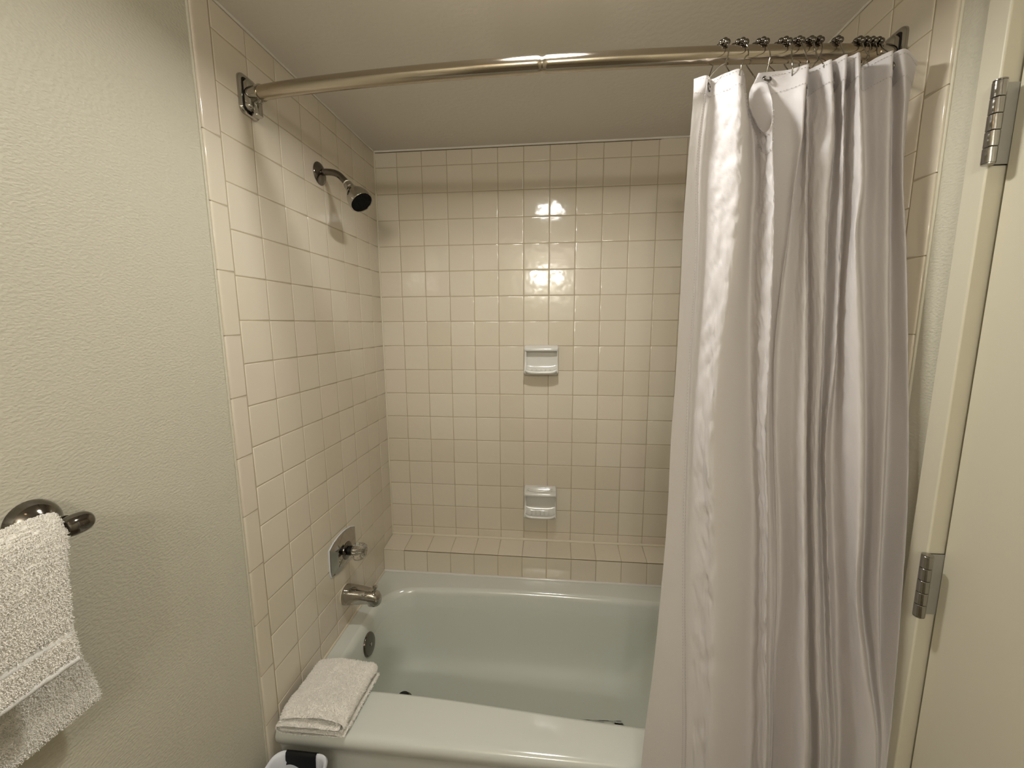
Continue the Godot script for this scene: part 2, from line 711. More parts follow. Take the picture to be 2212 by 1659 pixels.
	for jamb in [[0.974, 1.0145, 1.0], [1.826, 1.7865, -1.0]]:
		var outline := PackedVector2Array()
		for p in [[jamb[0], 1.515], [jamb[0], 1.4985], [jamb[0] + jamb[2] * 0.003, 1.496]]:
			outline.append(Vector2(p[1], p[0]))
		for i in 7:
			var a := PI / 2 * i / 6
			outline.append(Vector2(1.4995 - 0.0035 * cos(a), jamb[1] - jamb[2] * (0.0035 - 0.0035 * sin(a))))
		for p in [[jamb[1], 1.568], [jamb[1] + jamb[2] * 0.014, 1.570], [jamb[1] + jamb[2] * 0.014, 1.62], [jamb[0], 1.62]]:
			outline.append(Vector2(p[1], p[0]))
		var lo := []
		var hi := []
		for p in outline:
			lo.append(Vector3(p.x, 0, p.y))
			hi.append(Vector3(p.x, 2.19, p.y))
		m.grid([lo, hi], true)
	m.box(Vector3(1.496, 2.145, 1.0145), Vector3(1.62, 2.19, 1.7865))
	structure("trim_1", m.done(30, false), mats.gloss_paint, "cream painted steel door frame beside the shower curtain", "door frame")


func side_tiles(wall: Node, x: float, out: Vector3) -> void:
	var g := 0.002
	for c in 8:
		var z1 := EDGE - c * TILE
		var z0 := maxf(EDGE - (c + 1) * TILE, 0.0)
		for r in range(-1, 21):
			var y1 := minf(ROW0 - r * TILE, CEIL - 0.004)
			var y0 := ROW0 - (r + 1) * TILE
			if y1 < 0.38 or y1 - y0 < 0.01 or (z1 < 0.12 and y1 < 0.5):
				continue
			tile(wall, Vector3(x, (y0 + y1) / 2, (z0 + z1) / 2), out, Vector3.UP, z1 - z0 - g, y1 - y0 - g)
	# six inch bullnose strips down the outer edge
	var y := CEIL - 0.004
	var next := 1.982
	while y > 0.02:
		var lo := maxf(next, 0.0)
		var o := put("tile", tile_mesh(0.050, y - lo - g, true), mats["tile%d" % (rng.randi() % 4)], wall)
		var b := facing(Vector3.ZERO, out, Vector3.UP).basis
		if out.x > 0:   # the rolled edge always faces the room
			b = Basis(-b.x, -b.y, b.z)
		o.transform = Transform3D(b, Vector3(x, (y + lo) / 2, EDGE + 0.0265))
		y = lo
		next = lo - 0.1535


# ---------------------------------------------------------------- bathtub

func ring_rect(x0: float, x1: float, z0: float, z1: float, r: float, y: float, bow := 0.0) -> Array:
	var out := []
	var c := [[x1 - r, z1 - r, 0.0], [x0 + r, z1 - r, 90.0], [x0 + r, z0 + r, 180.0], [x1 - r, z0 + r, 270.0]]
	for k in 4:
		for i in 9:
			var a := deg_to_rad(c[k][2] + 90.0 * i / 8)
			out.append(Vector3(c[k][0] + r * cos(a), y, c[k][1] + r * sin(a)))
		var p: Vector3 = out[out.size() - 1]
		var n = c[(k + 1) % 4]
		var a2 := deg_to_rad(n[2])
		var q := Vector3(n[0] + r * cos(a2), y, n[1] + r * sin(a2))
		for i in range(1, 12):
			out.append(p.lerp(q, i / 12.0))
	if bow > 0:
		for i in out.size():
			var p: Vector3 = out[i]
			var u := (p.x - 0.72) / 0.68
			var w := clampf((p.z - z0) / (z1 - z0), 0, 1)
			p.z += bow * (0.042 * u * u * (1 - w) + 0.045 * w * smoothstep(0.25, 1.2, p.x))
			out[i] = p
	return out


func bathtub() -> void:
	var t := thing("bathtub", "white built-in porcelain bathtub with a wide rounded front rim", "bathtub", Vector3(0.75, 0, 0.5))
	var o := Vector3(0.75, 0, 0.5)
	var m := MB.new()
	var rows := []
	var outer := [[0.862, 0.0], [0.864, 0.20], [0.866, 0.318], [0.869, 0.338], [0.876, 0.352], [0.883, 0.364], [0.887, 0.376], [0.887, 0.386], [0.883, 0.396], [0.875, 0.4025], [0.862, 0.405]]
	for e in outer:
		rows.append(ring_rect(0.001, 1.499, 0.119, e[0], 0.002, e[1]))
	rows.append(ring_rect(0.02, 1.47, 0.150, 0.83, 0.05, 0.406))
	var inner := [[0.0, 0.4055, 0.0], [0.004, 0.4045, 0.006], [0.010, 0.401, 0.012], [0.017, 0.393, 0.02], [0.022, 0.380, 0.03], [0.030, 0.33, 0.07], [0.040, 0.25, 0.13], [0.050, 0.18, 0.19], [0.062, 0.13, 0.235], [0.082, 0.095, 0.27], [0.11, 0.078, 0.30], [0.15, 0.071, 0.33], [0.21, 0.070, 0.38]]
	for e in inner:
		rows.append(ring_rect(0.052 + e[0], 1.44 - e[2], 0.196 + e[0], 0.742 - e[0], 0.13 - e[0] * 0.2, e[1], 1.0 - minf(e[0] * 4, 0.9)))
	for r in rows:
		for i in r.size():
			r[i] -= o
	m.grid(rows.slice(0, 18), true)
	put("rim", m.done(80, false), mats.porcelain, t)
	m = MB.new()
	m.grid(rows.slice(17), true)
	m.fan(rows[rows.size() - 1], false)
	put("basin", m.done(80, false), mats.porcelain_worn, t)
	bead(t, Vector3(0.003, 0.407, 0.12) - o, Vector3(0.003, 0.407, 0.88) - o, 0.005, mats.caulk, "caulk", 11.0)
	bead(t, Vector3(0.0, 0.407, 0.1185) - o, Vector3(1.5, 0.407, 0.1185) - o, 0.0065, mats.ceramic, "caulk", 12.0)
	bead(t, Vector3(1.497, 0.407, 0.12) - o, Vector3(1.497, 0.407, 0.88) - o, 0.005, mats.caulk, "caulk", 13.0)


func overflow() -> void:
	var at := Vector3(0.0835, 0.328, 0.468)
	var t := thing("overflow_plate", "round dark chrome overflow plate on the inner end of the bathtub under the spout", "overflow plate", at)
	var xf := axis_to(Vector3(-0.002, 0, 0), Vector3(1, 0.14, 0))
	var m := MB.new()
	m.lathe([Vector2(0.0005, -0.004), Vector2(0.042, -0.004), Vector2(0.0425, 0.002), Vector2(0.041, 0.006), Vector2(0.037, 0.0085), Vector2(0.02, 0.0095), Vector2(0.0005, 0.0098)], xf, 36)
	put("plate", m.done(50), mats.dark_chrome, t)
	m = MB.new()
	m.lathe([Vector2(0.0005, 0.009), Vector2(0.006, 0.009), Vector2(0.006, 0.0115), Vector2(0.004, 0.0125), Vector2(0.0005, 0.0125)], xf, 16)
	put("screw", m.done(40), mats.chrome, t)
	m = MB.new()
	m.extrude(rrect(0.010, 0.006, 0.002), 0.004, 0.001, facing(Vector3(0.001, -0.0385, 0), Vector3(1, -0.2, 0)))
	put("weep_slot", m.done(), mats.black, t)


func drain() -> void:
	var t := thing("tub_drain", "dark round drain stopper low in the bathtub behind the front rim", "drain", Vector3(0.200, 0.071, 0.444))
	var m := MB.new()
	m.lathe([Vector2(0.0005, -0.002), Vector2(0.034, -0.002), Vector2(0.034, 0.003), Vector2(0.030, 0.005), Vector2(0.026, 0.004), Vector2(0.0005, 0.003)], Transform3D(), 30)
	put("flange", m.done(50), mats.dark_chrome, t)
	m = MB.new()
	m.lathe([Vector2(0.0005, 0.002), Vector2(0.010, 0.002), Vector2(0.010, 0.012), Vector2(0.022, 0.013), Vector2(0.022, 0.018), Vector2(0.012, 0.022), Vector2(0.0005, 0.023)], Transform3D(), 26)
	put("stopper", m.done(40), mats.black, t)


# ---------------------------------------------------------------- soap dishes

func dish_body(w: float, prof: Array, cheek: Array, grip: bool, t: Node3D) -> void:
	# prof: side profile (out, up) of the hollow; cheek: outline (out, up) of the end walls
	var m := MB.new()
	m.extrude(rrect(w, cheek[0].y * 2, 0.012), 0.009, 0.005, facing(Vector3(0, 0, -0.001), Vector3.BACK), 3)
	put("backplate", m.done(45), mats.ceramic, t)
	m = MB.new()
	var smooth := spline(prof, 5)
	var rows := []
	var n := 21
	for i in n:
		var x := lerpf(-w / 2 + 0.007, w / 2 - 0.007, float(i) / (n - 1))
		var u := absf(float(i) / (n - 1) * 2 - 1)
		var ring := []
		for k in smooth.size():
			var p: Vector2 = smooth[k]
			var f := float(k) / (smooth.size() - 1)
			var sag := 0.0
			if f > 0.45 and f < 0.9:  # the tray rises towards the cheeks
				sag = 0.010 * pow(u, 5)
			ring.append(Vector3(x, p.y + sag, p.x - 0.004 * pow(u, 8)))
		rows.append(ring)
	m.grid(rows)
	var lip := m.smooth_done(Vector3(0, 0, 1))
	put("tray", lip, mats.ceramic, t)
	for s in [-1, 1]:
		m = MB.new()
		var poly := PackedVector2Array()
		for p in spline(cheek, 3):
			poly.append(Vector2(p.x, p.y))
		m.extrude(poly, 0.010, 0.004, Transform3D(Basis(Vector3.BACK, Vector3.UP, Vector3.LEFT), Vector3(s * (w / 2 - 0.007) + 0.005, 0, 0)), 3)
		var m2 := MB.new()
		m2.extrude(poly, 0.0052, 0.004, Transform3D(Basis(Vector3.BACK, Vector3.UP, Vector3.RIGHT), Vector3(s * (w / 2 - 0.007), 0, 0)), 3)
		put("cheek", m2.done(60) if s > 0 else m.done(60), mats.ceramic, t)
	# draining ribs at the lip
	for i in 5:
		m = MB.new()
		var x := (i - 2) * w * 0.13
		m.tube([Vector3(x, cheek[0].y * -0.62, 0.020), Vector3(x, cheek[0].y * -0.70, 0.040), Vector3(x, cheek[0].y * -0.68, 0.055)], [0.002, 0.003, 0.002], 8)
		put("rib", m.done(60), mats.ceramic, t)
	if grip:
		m = MB.new()
		m.tube(spline([Vector3(-w * 0.36, cheek[0].y * 0.83, 0.012), Vector3(-w * 0.3, cheek[0].y * 0.82, 0.031), Vector3(0, cheek[0].y * 0.81, 0.034), Vector3(w * 0.3, cheek[0].y * 0.82, 0.031), Vector3(w * 0.36, cheek[0].y * 0.83, 0.012)], 6), 0.0065, 12)
		put("grab_bar", m.done(60), mats.ceramic, t)


func soap_dishes() -> void:
	var t := thing("soap_dish", "upper glazed soap dish recessed under a flat lip on the back wall", "soap dish", Vector3(0.7245, 1.3875, 0.0))
	var h := 0.0665
	dish_body(0.152, [Vector2(0.004, h), Vector2(0.024, h - 0.004), Vector2(0.038, h - 0.013), Vector2(0.040, h - 0.022), Vector2(0.034, h - 0.027), Vector2(0.012, h - 0.028), Vector2(0.0065, h - 0.034), Vector2(0.0065, 0.0), Vector2(0.009, -h + 0.040), Vector2(0.022, -h + 0.024), Vector2(0.044, -h + 0.019), Vector2(0.057, -h + 0.023), Vector2(0.063, -h + 0.018), Vector2(0.059, -h + 0.009), Vector2(0.034, -h + 0.003), Vector2(0.004, -h + 0.001)],
		[Vector2(0.0, h - 0.001), Vector2(0.026, h - 0.004), Vector2(0.038, h - 0.016), Vector2(0.030, h - 0.036), Vector2(0.030, -0.012), Vector2(0.042, -h + 0.034), Vector2(0.056, -h + 0.022), Vector2(0.052, -h + 0.010), Vector2(0.024, -h + 0.002), Vector2(0.0, -h)], false, t)
	t = thing("soap_dish", "lower glazed soap dish with a rolled grab bar above its tray on the back wall", "soap dish", Vector3(0.7235, 0.7305, 0.0))
	h = 0.0725
	dish_body(0.150, [Vector2(0.004, h), Vector2(0.014, h - 0.003), Vector2(0.020, h - 0.010), Vector2(0.026, h - 0.015), Vector2(0.042, h - 0.018), Vector2(0.051, h - 0.027), Vector2(0.047, h - 0.037), Vector2(0.034, h - 0.041), Vector2(0.012, h - 0.042), Vector2(0.0065, h - 0.049), Vector2(0.0065, -0.006), Vector2(0.009, -h + 0.044), Vector2(0.020, -h + 0.026), Vector2(0.044, -h + 0.019), Vector2(0.061, -h + 0.022), Vector2(0.068, -h + 0.017), Vector2(0.063, -h + 0.009), Vector2(0.036, -h + 0.003), Vector2(0.004, -h + 0.001)],
		[Vector2(0.0, h - 0.001), Vector2(0.016, h - 0.004), Vector2(0.040, h - 0.017), Vector2(0.048, h - 0.032), Vector2(0.032, h - 0.052), Vector2(0.026, -0.010), Vector2(0.042, -h + 0.034), Vector2(0.061, -h + 0.022), Vector2(0.057, -h + 0.010), Vector2(0.026, -h + 0.002), Vector2(0.0, -h)], true, t)


# ---------------------------------------------------------------- shower head, valve, spout

func shower_head() -> void:
	var t := thing("shower_sprayer", "small chrome shower head with a black face on a bent arm from the left wall", "shower head", Vector3(0.0, 2.042, 0.447))
	var m := MB.new()
	m.lathe([Vector2(0.0005, 0.0), Vector2(0.0355, 0.0), Vector2(0.036, 0.002), Vector2(0.033, 0.006), Vector2(0.024, 0.010), Vector2(0.015, 0.013), Vector2(0.011, 0.0135), Vector2(0.0005, 0.0135)], axis_to(Vector3.ZERO, Vector3.RIGHT), 36)
	put("flange", m.done(50), mats.dark_chrome, t)
	m = MB.new()
	m.tube(spline([Vector3(0.0, 0.004, 0), Vector3(0.028, 0.004, 0), Vector3(0.05, 0.001, 0), Vector3(0.068, -0.007, 0), Vector3(0.083, -0.021, 0.001), Vector3(0.098, -0.037, 0.002)], 6), 0.0105, 18)
	put("arm", m.done(60), mats.dark_chrome, t)
	var dir := Vector3(0.60, -0.72, 0.20).normalized()
	var at := Vector3(0.094, -0.033, 0.002)
	m = MB.new()
	m.lathe([Vector2(0.0005, 0.0), Vector2(0.0112, 0.0), Vector2(0.0118, 0.003), Vector2(0.0118, 0.006), Vector2(0.0005, 0.007)], axis_to(at, dir), 20)
	put("thread_tape", m.done(40), mats.thread_tape, t)
	m = MB.new()
	m.lathe([Vector2(0.0005, 0.0065), Vector2(0.0140, 0.0065), Vector2(0.0151, 0.0098), Vector2(0.0151, 0.0229), Vector2(0.0129, 0.0251), Vector2(0.0168, 0.0283), Vector2(0.0185, 0.0316), Vector2(0.0196, 0.0360), Vector2(0.0263, 0.0458), Vector2(0.0330, 0.0567), Vector2(0.0375, 0.0698), Vector2(0.0392, 0.0818), Vector2(0.0392, 0.0905), Vector2(0.0375, 0.0927), Vector2(0.0353, 0.0916), Vector2(0.0342, 0.0872), Vector2(0.0005, 0.0872)], axis_to(at, dir), 36)
	put("bell", m.done(35), mats.chrome, t)
	var xf := axis_to(at + dir * 0.0872, dir)
	m = MB.new()
	m.lathe([Vector2(0.0005, 0.0), Vector2(0.0341, 0.0), Vector2(0.0341, 0.003), Vector2(0.0315, 0.0045), Vector2(0.0005, 0.0045)], xf, 36)
	put("spray_face", m.done(40), mats.black_rubber, t)
	m = MB.new()
	for ring in [[0.0295, 24], [0.021, 15], [0.012, 9]]:
		for i in ring[1]:
			var a: float = TAU * i / ring[1]
			m.lathe([Vector2(0.0014, 0.003), Vector2(0.0012, 0.0068), Vector2(0.0001, 0.0072)], xf * Transform3D(Basis(), Vector3(ring[0] * cos(a), 0, ring[0] * sin(a))), 6)
	var nz := put("nozzles", m.done(50, false), mats.black_rubber, t)
	nz.set_meta("kind", "stuff")


func valve() -> void:
	var t := thing("shower_valve", "chrome shower valve plate with a clear faceted knob on the left wall", "faucet", Vector3(0.0, 0.711, 0.464))
	# outline in (z, y): a shield with an arched top and a flatter foot
	var face := Transform3D(Basis(Vector3(0, 0, -1), Vector3.UP, Vector3.RIGHT), Vector3.ZERO)
	var pts := PackedVector2Array()
	for p in [[-0.094, 0.020], [-0.092, 0.050], [-0.060, 0.064], [-0.030, 0.070], [0.0, 0.072], [0.030, 0.070], [0.060, 0.064], [0.092, 0.050], [0.094, 0.020], [0.096, -0.035], [0.090, -0.054], [0.045, -0.066], [0.0, -0.069], [-0.045, -0.066], [-0.090, -0.054], [-0.096, -0.035]]:
		pts.append(Vector2(-p[0], p[1]))
	pts.reverse()
	var m := MB.new()
	m.extrude(pts, 0.004, 0.001, face)
	put("gasket", m.done(20), mats.white_plastic, t)
	m = MB.new()
	var rings := []
	for e in [[0.002, 0.003], [0.003, 0.006], [0.030, 0.018], [0.033, 0.0185]]:
		var inner := pts
		rings.append(m.lift(inner, e[0], e[1], face))
	m.grid(rings, true)
	m.fan(rings[3], false)
	put("escutcheon", m.done(18), mats.chrome, t)
	m = MB.new()
	m.lathe([Vector2(0.034, 0.016), Vector2(0.032, 0.021), Vector2(0.026, 0.024), Vector2(0.018, 0.026), Vector2(0.0005, 0.026)], axis_to(Vector3.ZERO, Vector3.RIGHT), 32)
	put("collar_dome", m.done(30), mats.dark_chrome, t)
	m = MB.new()
	m.lathe([Vector2(0.0005, 0.02), Vector2(0.017, 0.02), Vector2(0.017, 0.044), Vector2(0.0005, 0.044)], axis_to(Vector3.ZERO, Vector3.RIGHT), 24)
	put("stem_sleeve", m.done(30), mats.black, t)
	# faceted clear knob
	m = MB.new()
	var rows := []
	for e in [[0.014, 0.042], [0.026, 0.045], [0.0335, 0.055], [0.0335, 0.072], [0.027, 0.086], [0.016, 0.089]]:
		var ring := []
		for k in 10:
			var a := TAU * k / 10.0
			var r: float = e[0] * (1.0 if k % 2 == 0 else 0.93)
			ring.append(Vector3(e[1], r * cos(a), r * sin(a)))
		rows.append(ring)
	m.grid(rows, true)
	m.fan(rows[0], true)
	m.fan(rows[5], false)
	put("knob", m.done(10), mats.acrylic, t)
	m = MB.new()
	m.lathe([Vector2(0.0005, 0.046), Vector2(0.011, 0.046), Vector2(0.010, 0.060), Vector2(0.006, 0.064), Vector2(0.006, 0.078), Vector2(0.0005, 0.079)], axis_to(Vector3.ZERO, Vector3.RIGHT), 18)
	put("knob_insert", m.done(30), mats.chrome, t)
	m = MB.new()
	m.lathe([Vector2(0.0005, 0.0895), Vector2(0.0125, 0.0895), Vector2(0.0125, 0.091), Vector2(0.011, 0.0918), Vector2(0.0005, 0.0918)], axis_to(Vector3.ZERO, Vector3.RIGHT), 24)
	put("index_button", m.done(30), mats.chrome, t)
	for s in [-1, 1]:
		m = MB.new()
		m.lathe([Vector2(0.0005, 0.015), Vector2(0.005, 0.015), Vector2(0.005, 0.020), Vector2(0.003, 0.0215), Vector2(0.0005, 0.0215)], axis_to(Vector3(0, -0.012, s * 0.052), Vector3.RIGHT), 14)
		put("screw", m.done(30), mats.chrome, t)


func spout() -> void:
	var t := thing("tub_spout", "chrome tub spout with a diverter pull below the valve on the left wall", "faucet", Vector3(0.0, 0.535, 0.468))
	var m := MB.new()
	var rows := []
	# sections along x: top, bottom, half width
	for e in [[0.000, 0.030, -0.036, 0.033], [0.003, 0.0335, -0.0385, 0.0355], [0.020, 0.0345, -0.037, 0.035], [0.045, 0.033, -0.034, 0.033], [0.075, 0.029, -0.031, 0.030], [0.098, 0.025, -0.030, 0.0275], [0.101, 0.0245, -0.041, 0.027], [0.118, 0.021, -0.041, 0.025], [0.130, 0.013, -0.038, 0.022], [0.138, 0.001, -0.032, 0.016], [0.141, -0.010, -0.026, 0.008]]:
		var ring := []
		for k in 24:
			var a := TAU * k / 24
			var c := cos(a)
			var s := sin(a)
			var y: float = (e[1] + e[2]) / 2 + (e[1] - e[2]) / 2 * signf(c) * pow(absf(c), 0.85)
			ring.append(Vector3(e[0], y, e[3] * signf(s) * pow(absf(s), 0.85)))
		rows.append(ring)
	m.grid(rows, true)
	m.fan(rows[0], true)
	m.fan(rows[10], false)
	put("body", m.done(42), mats.chrome, t)
	m = MB.new()
	m.lathe([Vector2(0.0005, 0.0), Vector2(0.038, 0.0), Vector2(0.038, 0.003), Vector2(0.0005, 0.004)], axis_to(Vector3(0, -0.002, 0), Vector3.RIGHT), 30)
	put("wall_gasket", m.done(30), mats.caulk, t)
	m = MB.new()
	m.lathe([Vector2(0.0005, 0.0), Vector2(0.005, 0.0), Vector2(0.0045, 0.010), Vector2(0.0065, 0.013), Vector2(0.0095, 0.016), Vector2(0.0095, 0.020), Vector2(0.006, 0.0225), Vector2(0.0005, 0.023)], axis_to(Vector3(0.119, 0.018, 0), Vector3(0.12, 1, 0)), 20)
	put("diverter_pull", m.done(50), mats.chrome, t)


# ---------------------------------------------------------------- curtain rod, curtain and hooks

func rod_point(x: float) -> Vector3:
	var u := x / 1.5
	var bow := pow(clampf(4.0 * u * (1.0 - u), 0, 1), 0.72)
	return Vector3(x, lerpf(2.121, 2.112, u) - 0.026 * bow, lerpf(0.758, 0.768, u) + 0.098 * bow)


func curtain_rod() -> void:
	var t := thing("curtain_rod", "bowed brushed nickel shower curtain rod spanning the tub from wall to wall", "curtain rod", Vector3(0, 2.12, 0.76))
	var o := t.position
	var half := []
	for k in 2:
		var path := []
		var rad := []
		for i in 49:
			var u := i / 48.0
			var x := lerpf(0.048, 0.752, 1.0 - pow(1.0 - u, 2.2)) if k == 0 else lerpf(0.748, 1.452, pow(u, 2.2))
			path.append(rod_point(x) - o)
			var near := absf(x - 0.75)
			rad.append(0.0165 - 0.0026 * exp(-pow(near / 0.006, 2)))
		var m := MB.new()
		m.tube(path, rad, 32)
		put("tube", m.done(70), mats.nickel, t)
	for s in [0, 1]:
		var x := 0.0 if s == 0 else 1.5
		var out := Vector3.RIGHT if s == 0 else Vector3.LEFT
		var c := rod_point(x)
		c.x = x
		var at := Vector3(x, c.y - 0.004, c.z + 0.003) - o
		var xf := facing(at, out)
		var m := MB.new()
		m.extrude(rrect(0.066, 0.094, 0.016), 0.009, 0.005, xf, 3)
		put("wall_plate", m.done(40), mats.chrome, t)
		m = MB.new()
		m.extrude(rrect(0.0555, 0.076, 0.010), 0.0105, 0.001, xf.translated(Vector3(0, -0.001, 0)), 2)
		put("shadow_gap", m.done(40), mats.black, t)
		m = MB.new()
		m.extrude(rrect(0.050, 0.070, 0.010), 0.026, 0.008, xf.translated(Vector3(0, -0.002, 0)), 3)
		put("cover_block", m.done(40), mats.chrome, t)
		var dir := (rod_point(absf(x - 0.06)) - rod_point(absf(x - 0.03))).normalized()
		var p0 := rod_point(absf(x - 0.012)) - o
		var p1 := rod_point(absf(x - 0.056)) - o
		m = MB.new()
		m.tube([p0, p0.lerp(p1, 0.5), p1 - dir * 0.001, p1, p1 - dir * 0.001], [0.0188, 0.0190, 0.0190, 0.0182, 0.0160], 30, true)
		put("socket", m.done(40), mats.chrome, t)
		m = MB.new()
		m.lathe([Vector2(0.0005, -0.012), Vector2(0.0115, -0.012), Vector2(0.0125, -0.010), Vector2(0.0125, 0.03), Vector2(0.0005, 0.03)], Transform3D(Basis(), at + out * 0.024 + Vector3(0, -0.034, 0)), 22)
		put("pivot_boss", m.done(40), mats.chrome, t)
		m = MB.new()
		m.lathe([Vector2(0.0005, -0.0045), Vector2(0.004, -0.0045), Vector2(0.0055, -0.003), Vector2(0.0055, 0.004), Vector2(0.0005, 0.004)], Transform3D(Basis(), p0.lerp(p1, 0.85) + Vector3(0, -0.0195, 0)), 16)
		put("set_screw", m.done(40), mats.chrome, t)
	assert(half.is_empty())


var fold_lines := []


func fold(p: Array) -> void:
	# one line of the hanging cloth from its top edge down: x, y, z
	var line := []
	for i in range(0, p.size(), 3):
		line.append(Vector3(p[i], p[i + 1], p[i + 2]))
	fold_lines.append(line)


func fold_shape() -> void:
	fold([1.063, 2.045, 0.856, 1.053, 1.994, 0.892, 1.051, 1.917, 0.892, 1.047, 1.827, 0.897, 1.044, 1.735, 0.902, 1.043, 1.602, 0.912, 1.040, 1.467, 0.922, 1.033, 1.298, 0.936, 1.031, 1.123, 0.945, 1.023, 0.940, 0.954, 1.012, 0.762, 0.964, 0.994, 0.513, 0.973, 0.994, 0.160, 0.973])
	fold([1.084, 2.045, 0.867, 1.077, 1.998, 0.883, 1.071, 1.920, 0.883, 1.069, 1.829, 0.888, 1.073, 1.736, 0.893, 1.072, 1.602, 0.903, 1.068, 1.466, 0.913, 1.066, 1.297, 0.928, 1.067, 1.121, 0.938, 1.072, 0.939, 0.948, 1.079, 0.762, 0.958, 1.087, 0.518, 0.968, 1.087, 0.160, 0.968])
	fold([1.100, 2.045, 0.852, 1.094, 2.004, 0.868, 1.091, 1.925, 0.869, 1.089, 1.832, 0.874, 1.089, 1.738, 0.879, 1.088, 1.603, 0.890, 1.082, 1.465, 0.901, 1.077, 1.294, 0.919, 1.079, 1.118, 0.931, 1.084, 0.937, 0.944, 1.089, 0.762, 0.956, 1.097, 0.520, 0.969, 1.097, 0.160, 0.969])
	fold([1.122, 2.045, 0.872, 1.116, 1.989, 0.896, 1.117, 1.912, 0.896, 1.118, 1.823, 0.901, 1.117, 1.732, 0.906, 1.112, 1.601, 0.916, 1.103, 1.467, 0.926, 1.096, 1.301, 0.940, 1.104, 1.129, 0.950, 1.111, 0.950, 0.960, 1.116, 0.776, 0.969, 1.122, 0.536, 0.979, 1.122, 0.160, 0.979])
	fold([1.150, 2.045, 0.875, 1.139, 1.979, 0.913, 1.146, 1.904, 0.913, 1.148, 1.817, 0.917, 1.147, 1.728, 0.922, 1.136, 1.600, 0.931, 1.123, 1.469, 0.941, 1.115, 1.306, 0.955, 1.127, 1.137, 0.965, 1.138, 0.963, 0.974, 1.142, 0.792, 0.984, 1.146, 0.556, 0.993, 1.146, 0.160, 0.993])
	fold([1.169, 1.999, 0.860, 1.175, 1.973, 0.860, 1.186, 1.924, 0.860, 1.192, 1.831, 0.865, 1.192, 1.737, 0.870, 1.193, 1.603, 0.880, 1.197, 1.465, 0.890, 1.204, 1.294, 0.906, 1.218, 1.118, 0.917, 1.225, 0.935, 0.928, 1.230, 0.758, 0.938, 1.239, 0.513, 0.949, 1.239, 0.160, 0.949])
	fold([1.187, 1.923, 0.896, 1.190, 1.917, 0.896, 1.191, 1.906, 0.895, 1.197, 1.820, 0.900, 1.200, 1.730, 0.905, 1.201, 1.600, 0.914, 1.203, 1.468, 0.924, 1.208, 1.303, 0.938, 1.221, 1.133, 0.948, 1.229, 0.957, 0.958, 1.236, 0.786, 0.967, 1.247, 0.549, 0.977, 1.247, 0.160, 0.977])
	fold([1.195, 1.935, 0.916, 1.197, 1.919, 0.916, 1.199, 1.898, 0.916, 1.207, 1.813, 0.921, 1.211, 1.725, 0.926, 1.213, 1.599, 0.936, 1.214, 1.470, 0.946, 1.213, 1.310, 0.960, 1.227, 1.144, 0.969, 1.234, 0.972, 0.978, 1.242, 0.805, 0.988, 1.255, 0.575, 0.997, 1.255, 0.160, 0.997])
	fold([1.209, 2.045, 0.848, 1.200, 1.987, 0.890, 1.210, 1.911, 0.888, 1.217, 1.822, 0.890, 1.221, 1.732, 0.893, 1.224, 1.601, 0.901, 1.225, 1.467, 0.910, 1.227, 1.300, 0.924, 1.241, 1.127, 0.934, 1.251, 0.948, 0.944, 1.259, 0.774, 0.953, 1.273, 0.534, 0.963, 1.273, 0.160, 0.963])
	fold([1.188, 2.045, 0.865, 1.178, 2.009, 0.848, 1.196, 1.928, 0.849, 1.216, 1.834, 0.854, 1.230, 1.739, 0.859, 1.240, 1.603, 0.870, 1.245, 1.464, 0.880, 1.249, 1.292, 0.894, 1.262, 1.113, 0.904, 1.273, 0.928, 0.914, 1.282, 0.748, 0.923, 1.296, 0.500, 0.933, 1.296, 0.160, 0.933])
	fold([1.238, 2.045, 0.868, 1.237, 1.990, 0.880, 1.250, 1.914, 0.876, 1.253, 1.825, 0.877, 1.253, 1.734, 0.878, 1.250, 1.602, 0.884, 1.251, 1.465, 0.891, 1.255, 1.295, 0.904, 1.270, 1.117, 0.912, 1.283, 0.933, 0.919, 1.288, 0.752, 0.927, 1.300, 0.503, 0.935, 1.300, 0.160, 0.935])
	fold([1.268, 2.045, 0.883, 1.258, 1.978, 0.903, 1.264, 1.905, 0.895, 1.259, 1.820, 0.893, 1.258, 1.731, 0.891, 1.249, 1.601, 0.894, 1.247, 1.466, 0.898, 1.255, 1.296, 0.910, 1.272, 1.120, 0.917, 1.285, 0.936, 0.924, 1.289, 0.755, 0.930, 1.302, 0.505, 0.937, 1.302, 0.160, 0.937])
	fold([1.271, 2.045, 0.868, 1.273, 1.996, 0.864, 1.277, 1.918, 0.864, 1.270, 1.827, 0.868, 1.268, 1.735, 0.873, 1.262, 1.602, 0.882, 1.260, 1.465, 0.892, 1.264, 1.296, 0.906, 1.282, 1.120, 0.916, 1.293, 0.938, 0.926, 1.292, 0.761, 0.935, 1.302, 0.515, 0.945, 1.302, 0.160, 0.945])
	fold([1.277, 2.045, 0.864, 1.277, 1.995, 0.866, 1.281, 1.915, 0.869, 1.278, 1.824, 0.878, 1.277, 1.732, 0.887, 1.275, 1.600, 0.900, 1.275, 1.467, 0.914, 1.278, 1.303, 0.932, 1.289, 1.135, 0.945, 1.298, 0.962, 0.958, 1.302, 0.796, 0.972, 1.312, 0.567, 0.985, 1.312, 0.160, 0.985])
	fold([1.279, 2.045, 0.865, 1.272, 1.986, 0.884, 1.276, 1.908, 0.889, 1.278, 1.818, 0.898, 1.281, 1.727, 0.907, 1.285, 1.599, 0.922, 1.289, 1.469, 0.936, 1.291, 1.310, 0.956, 1.297, 1.148, 0.971, 1.306, 0.982, 0.986, 1.313, 0.823, 1.000, 1.325, 0.606, 1.015, 1.325, 0.160, 1.015])
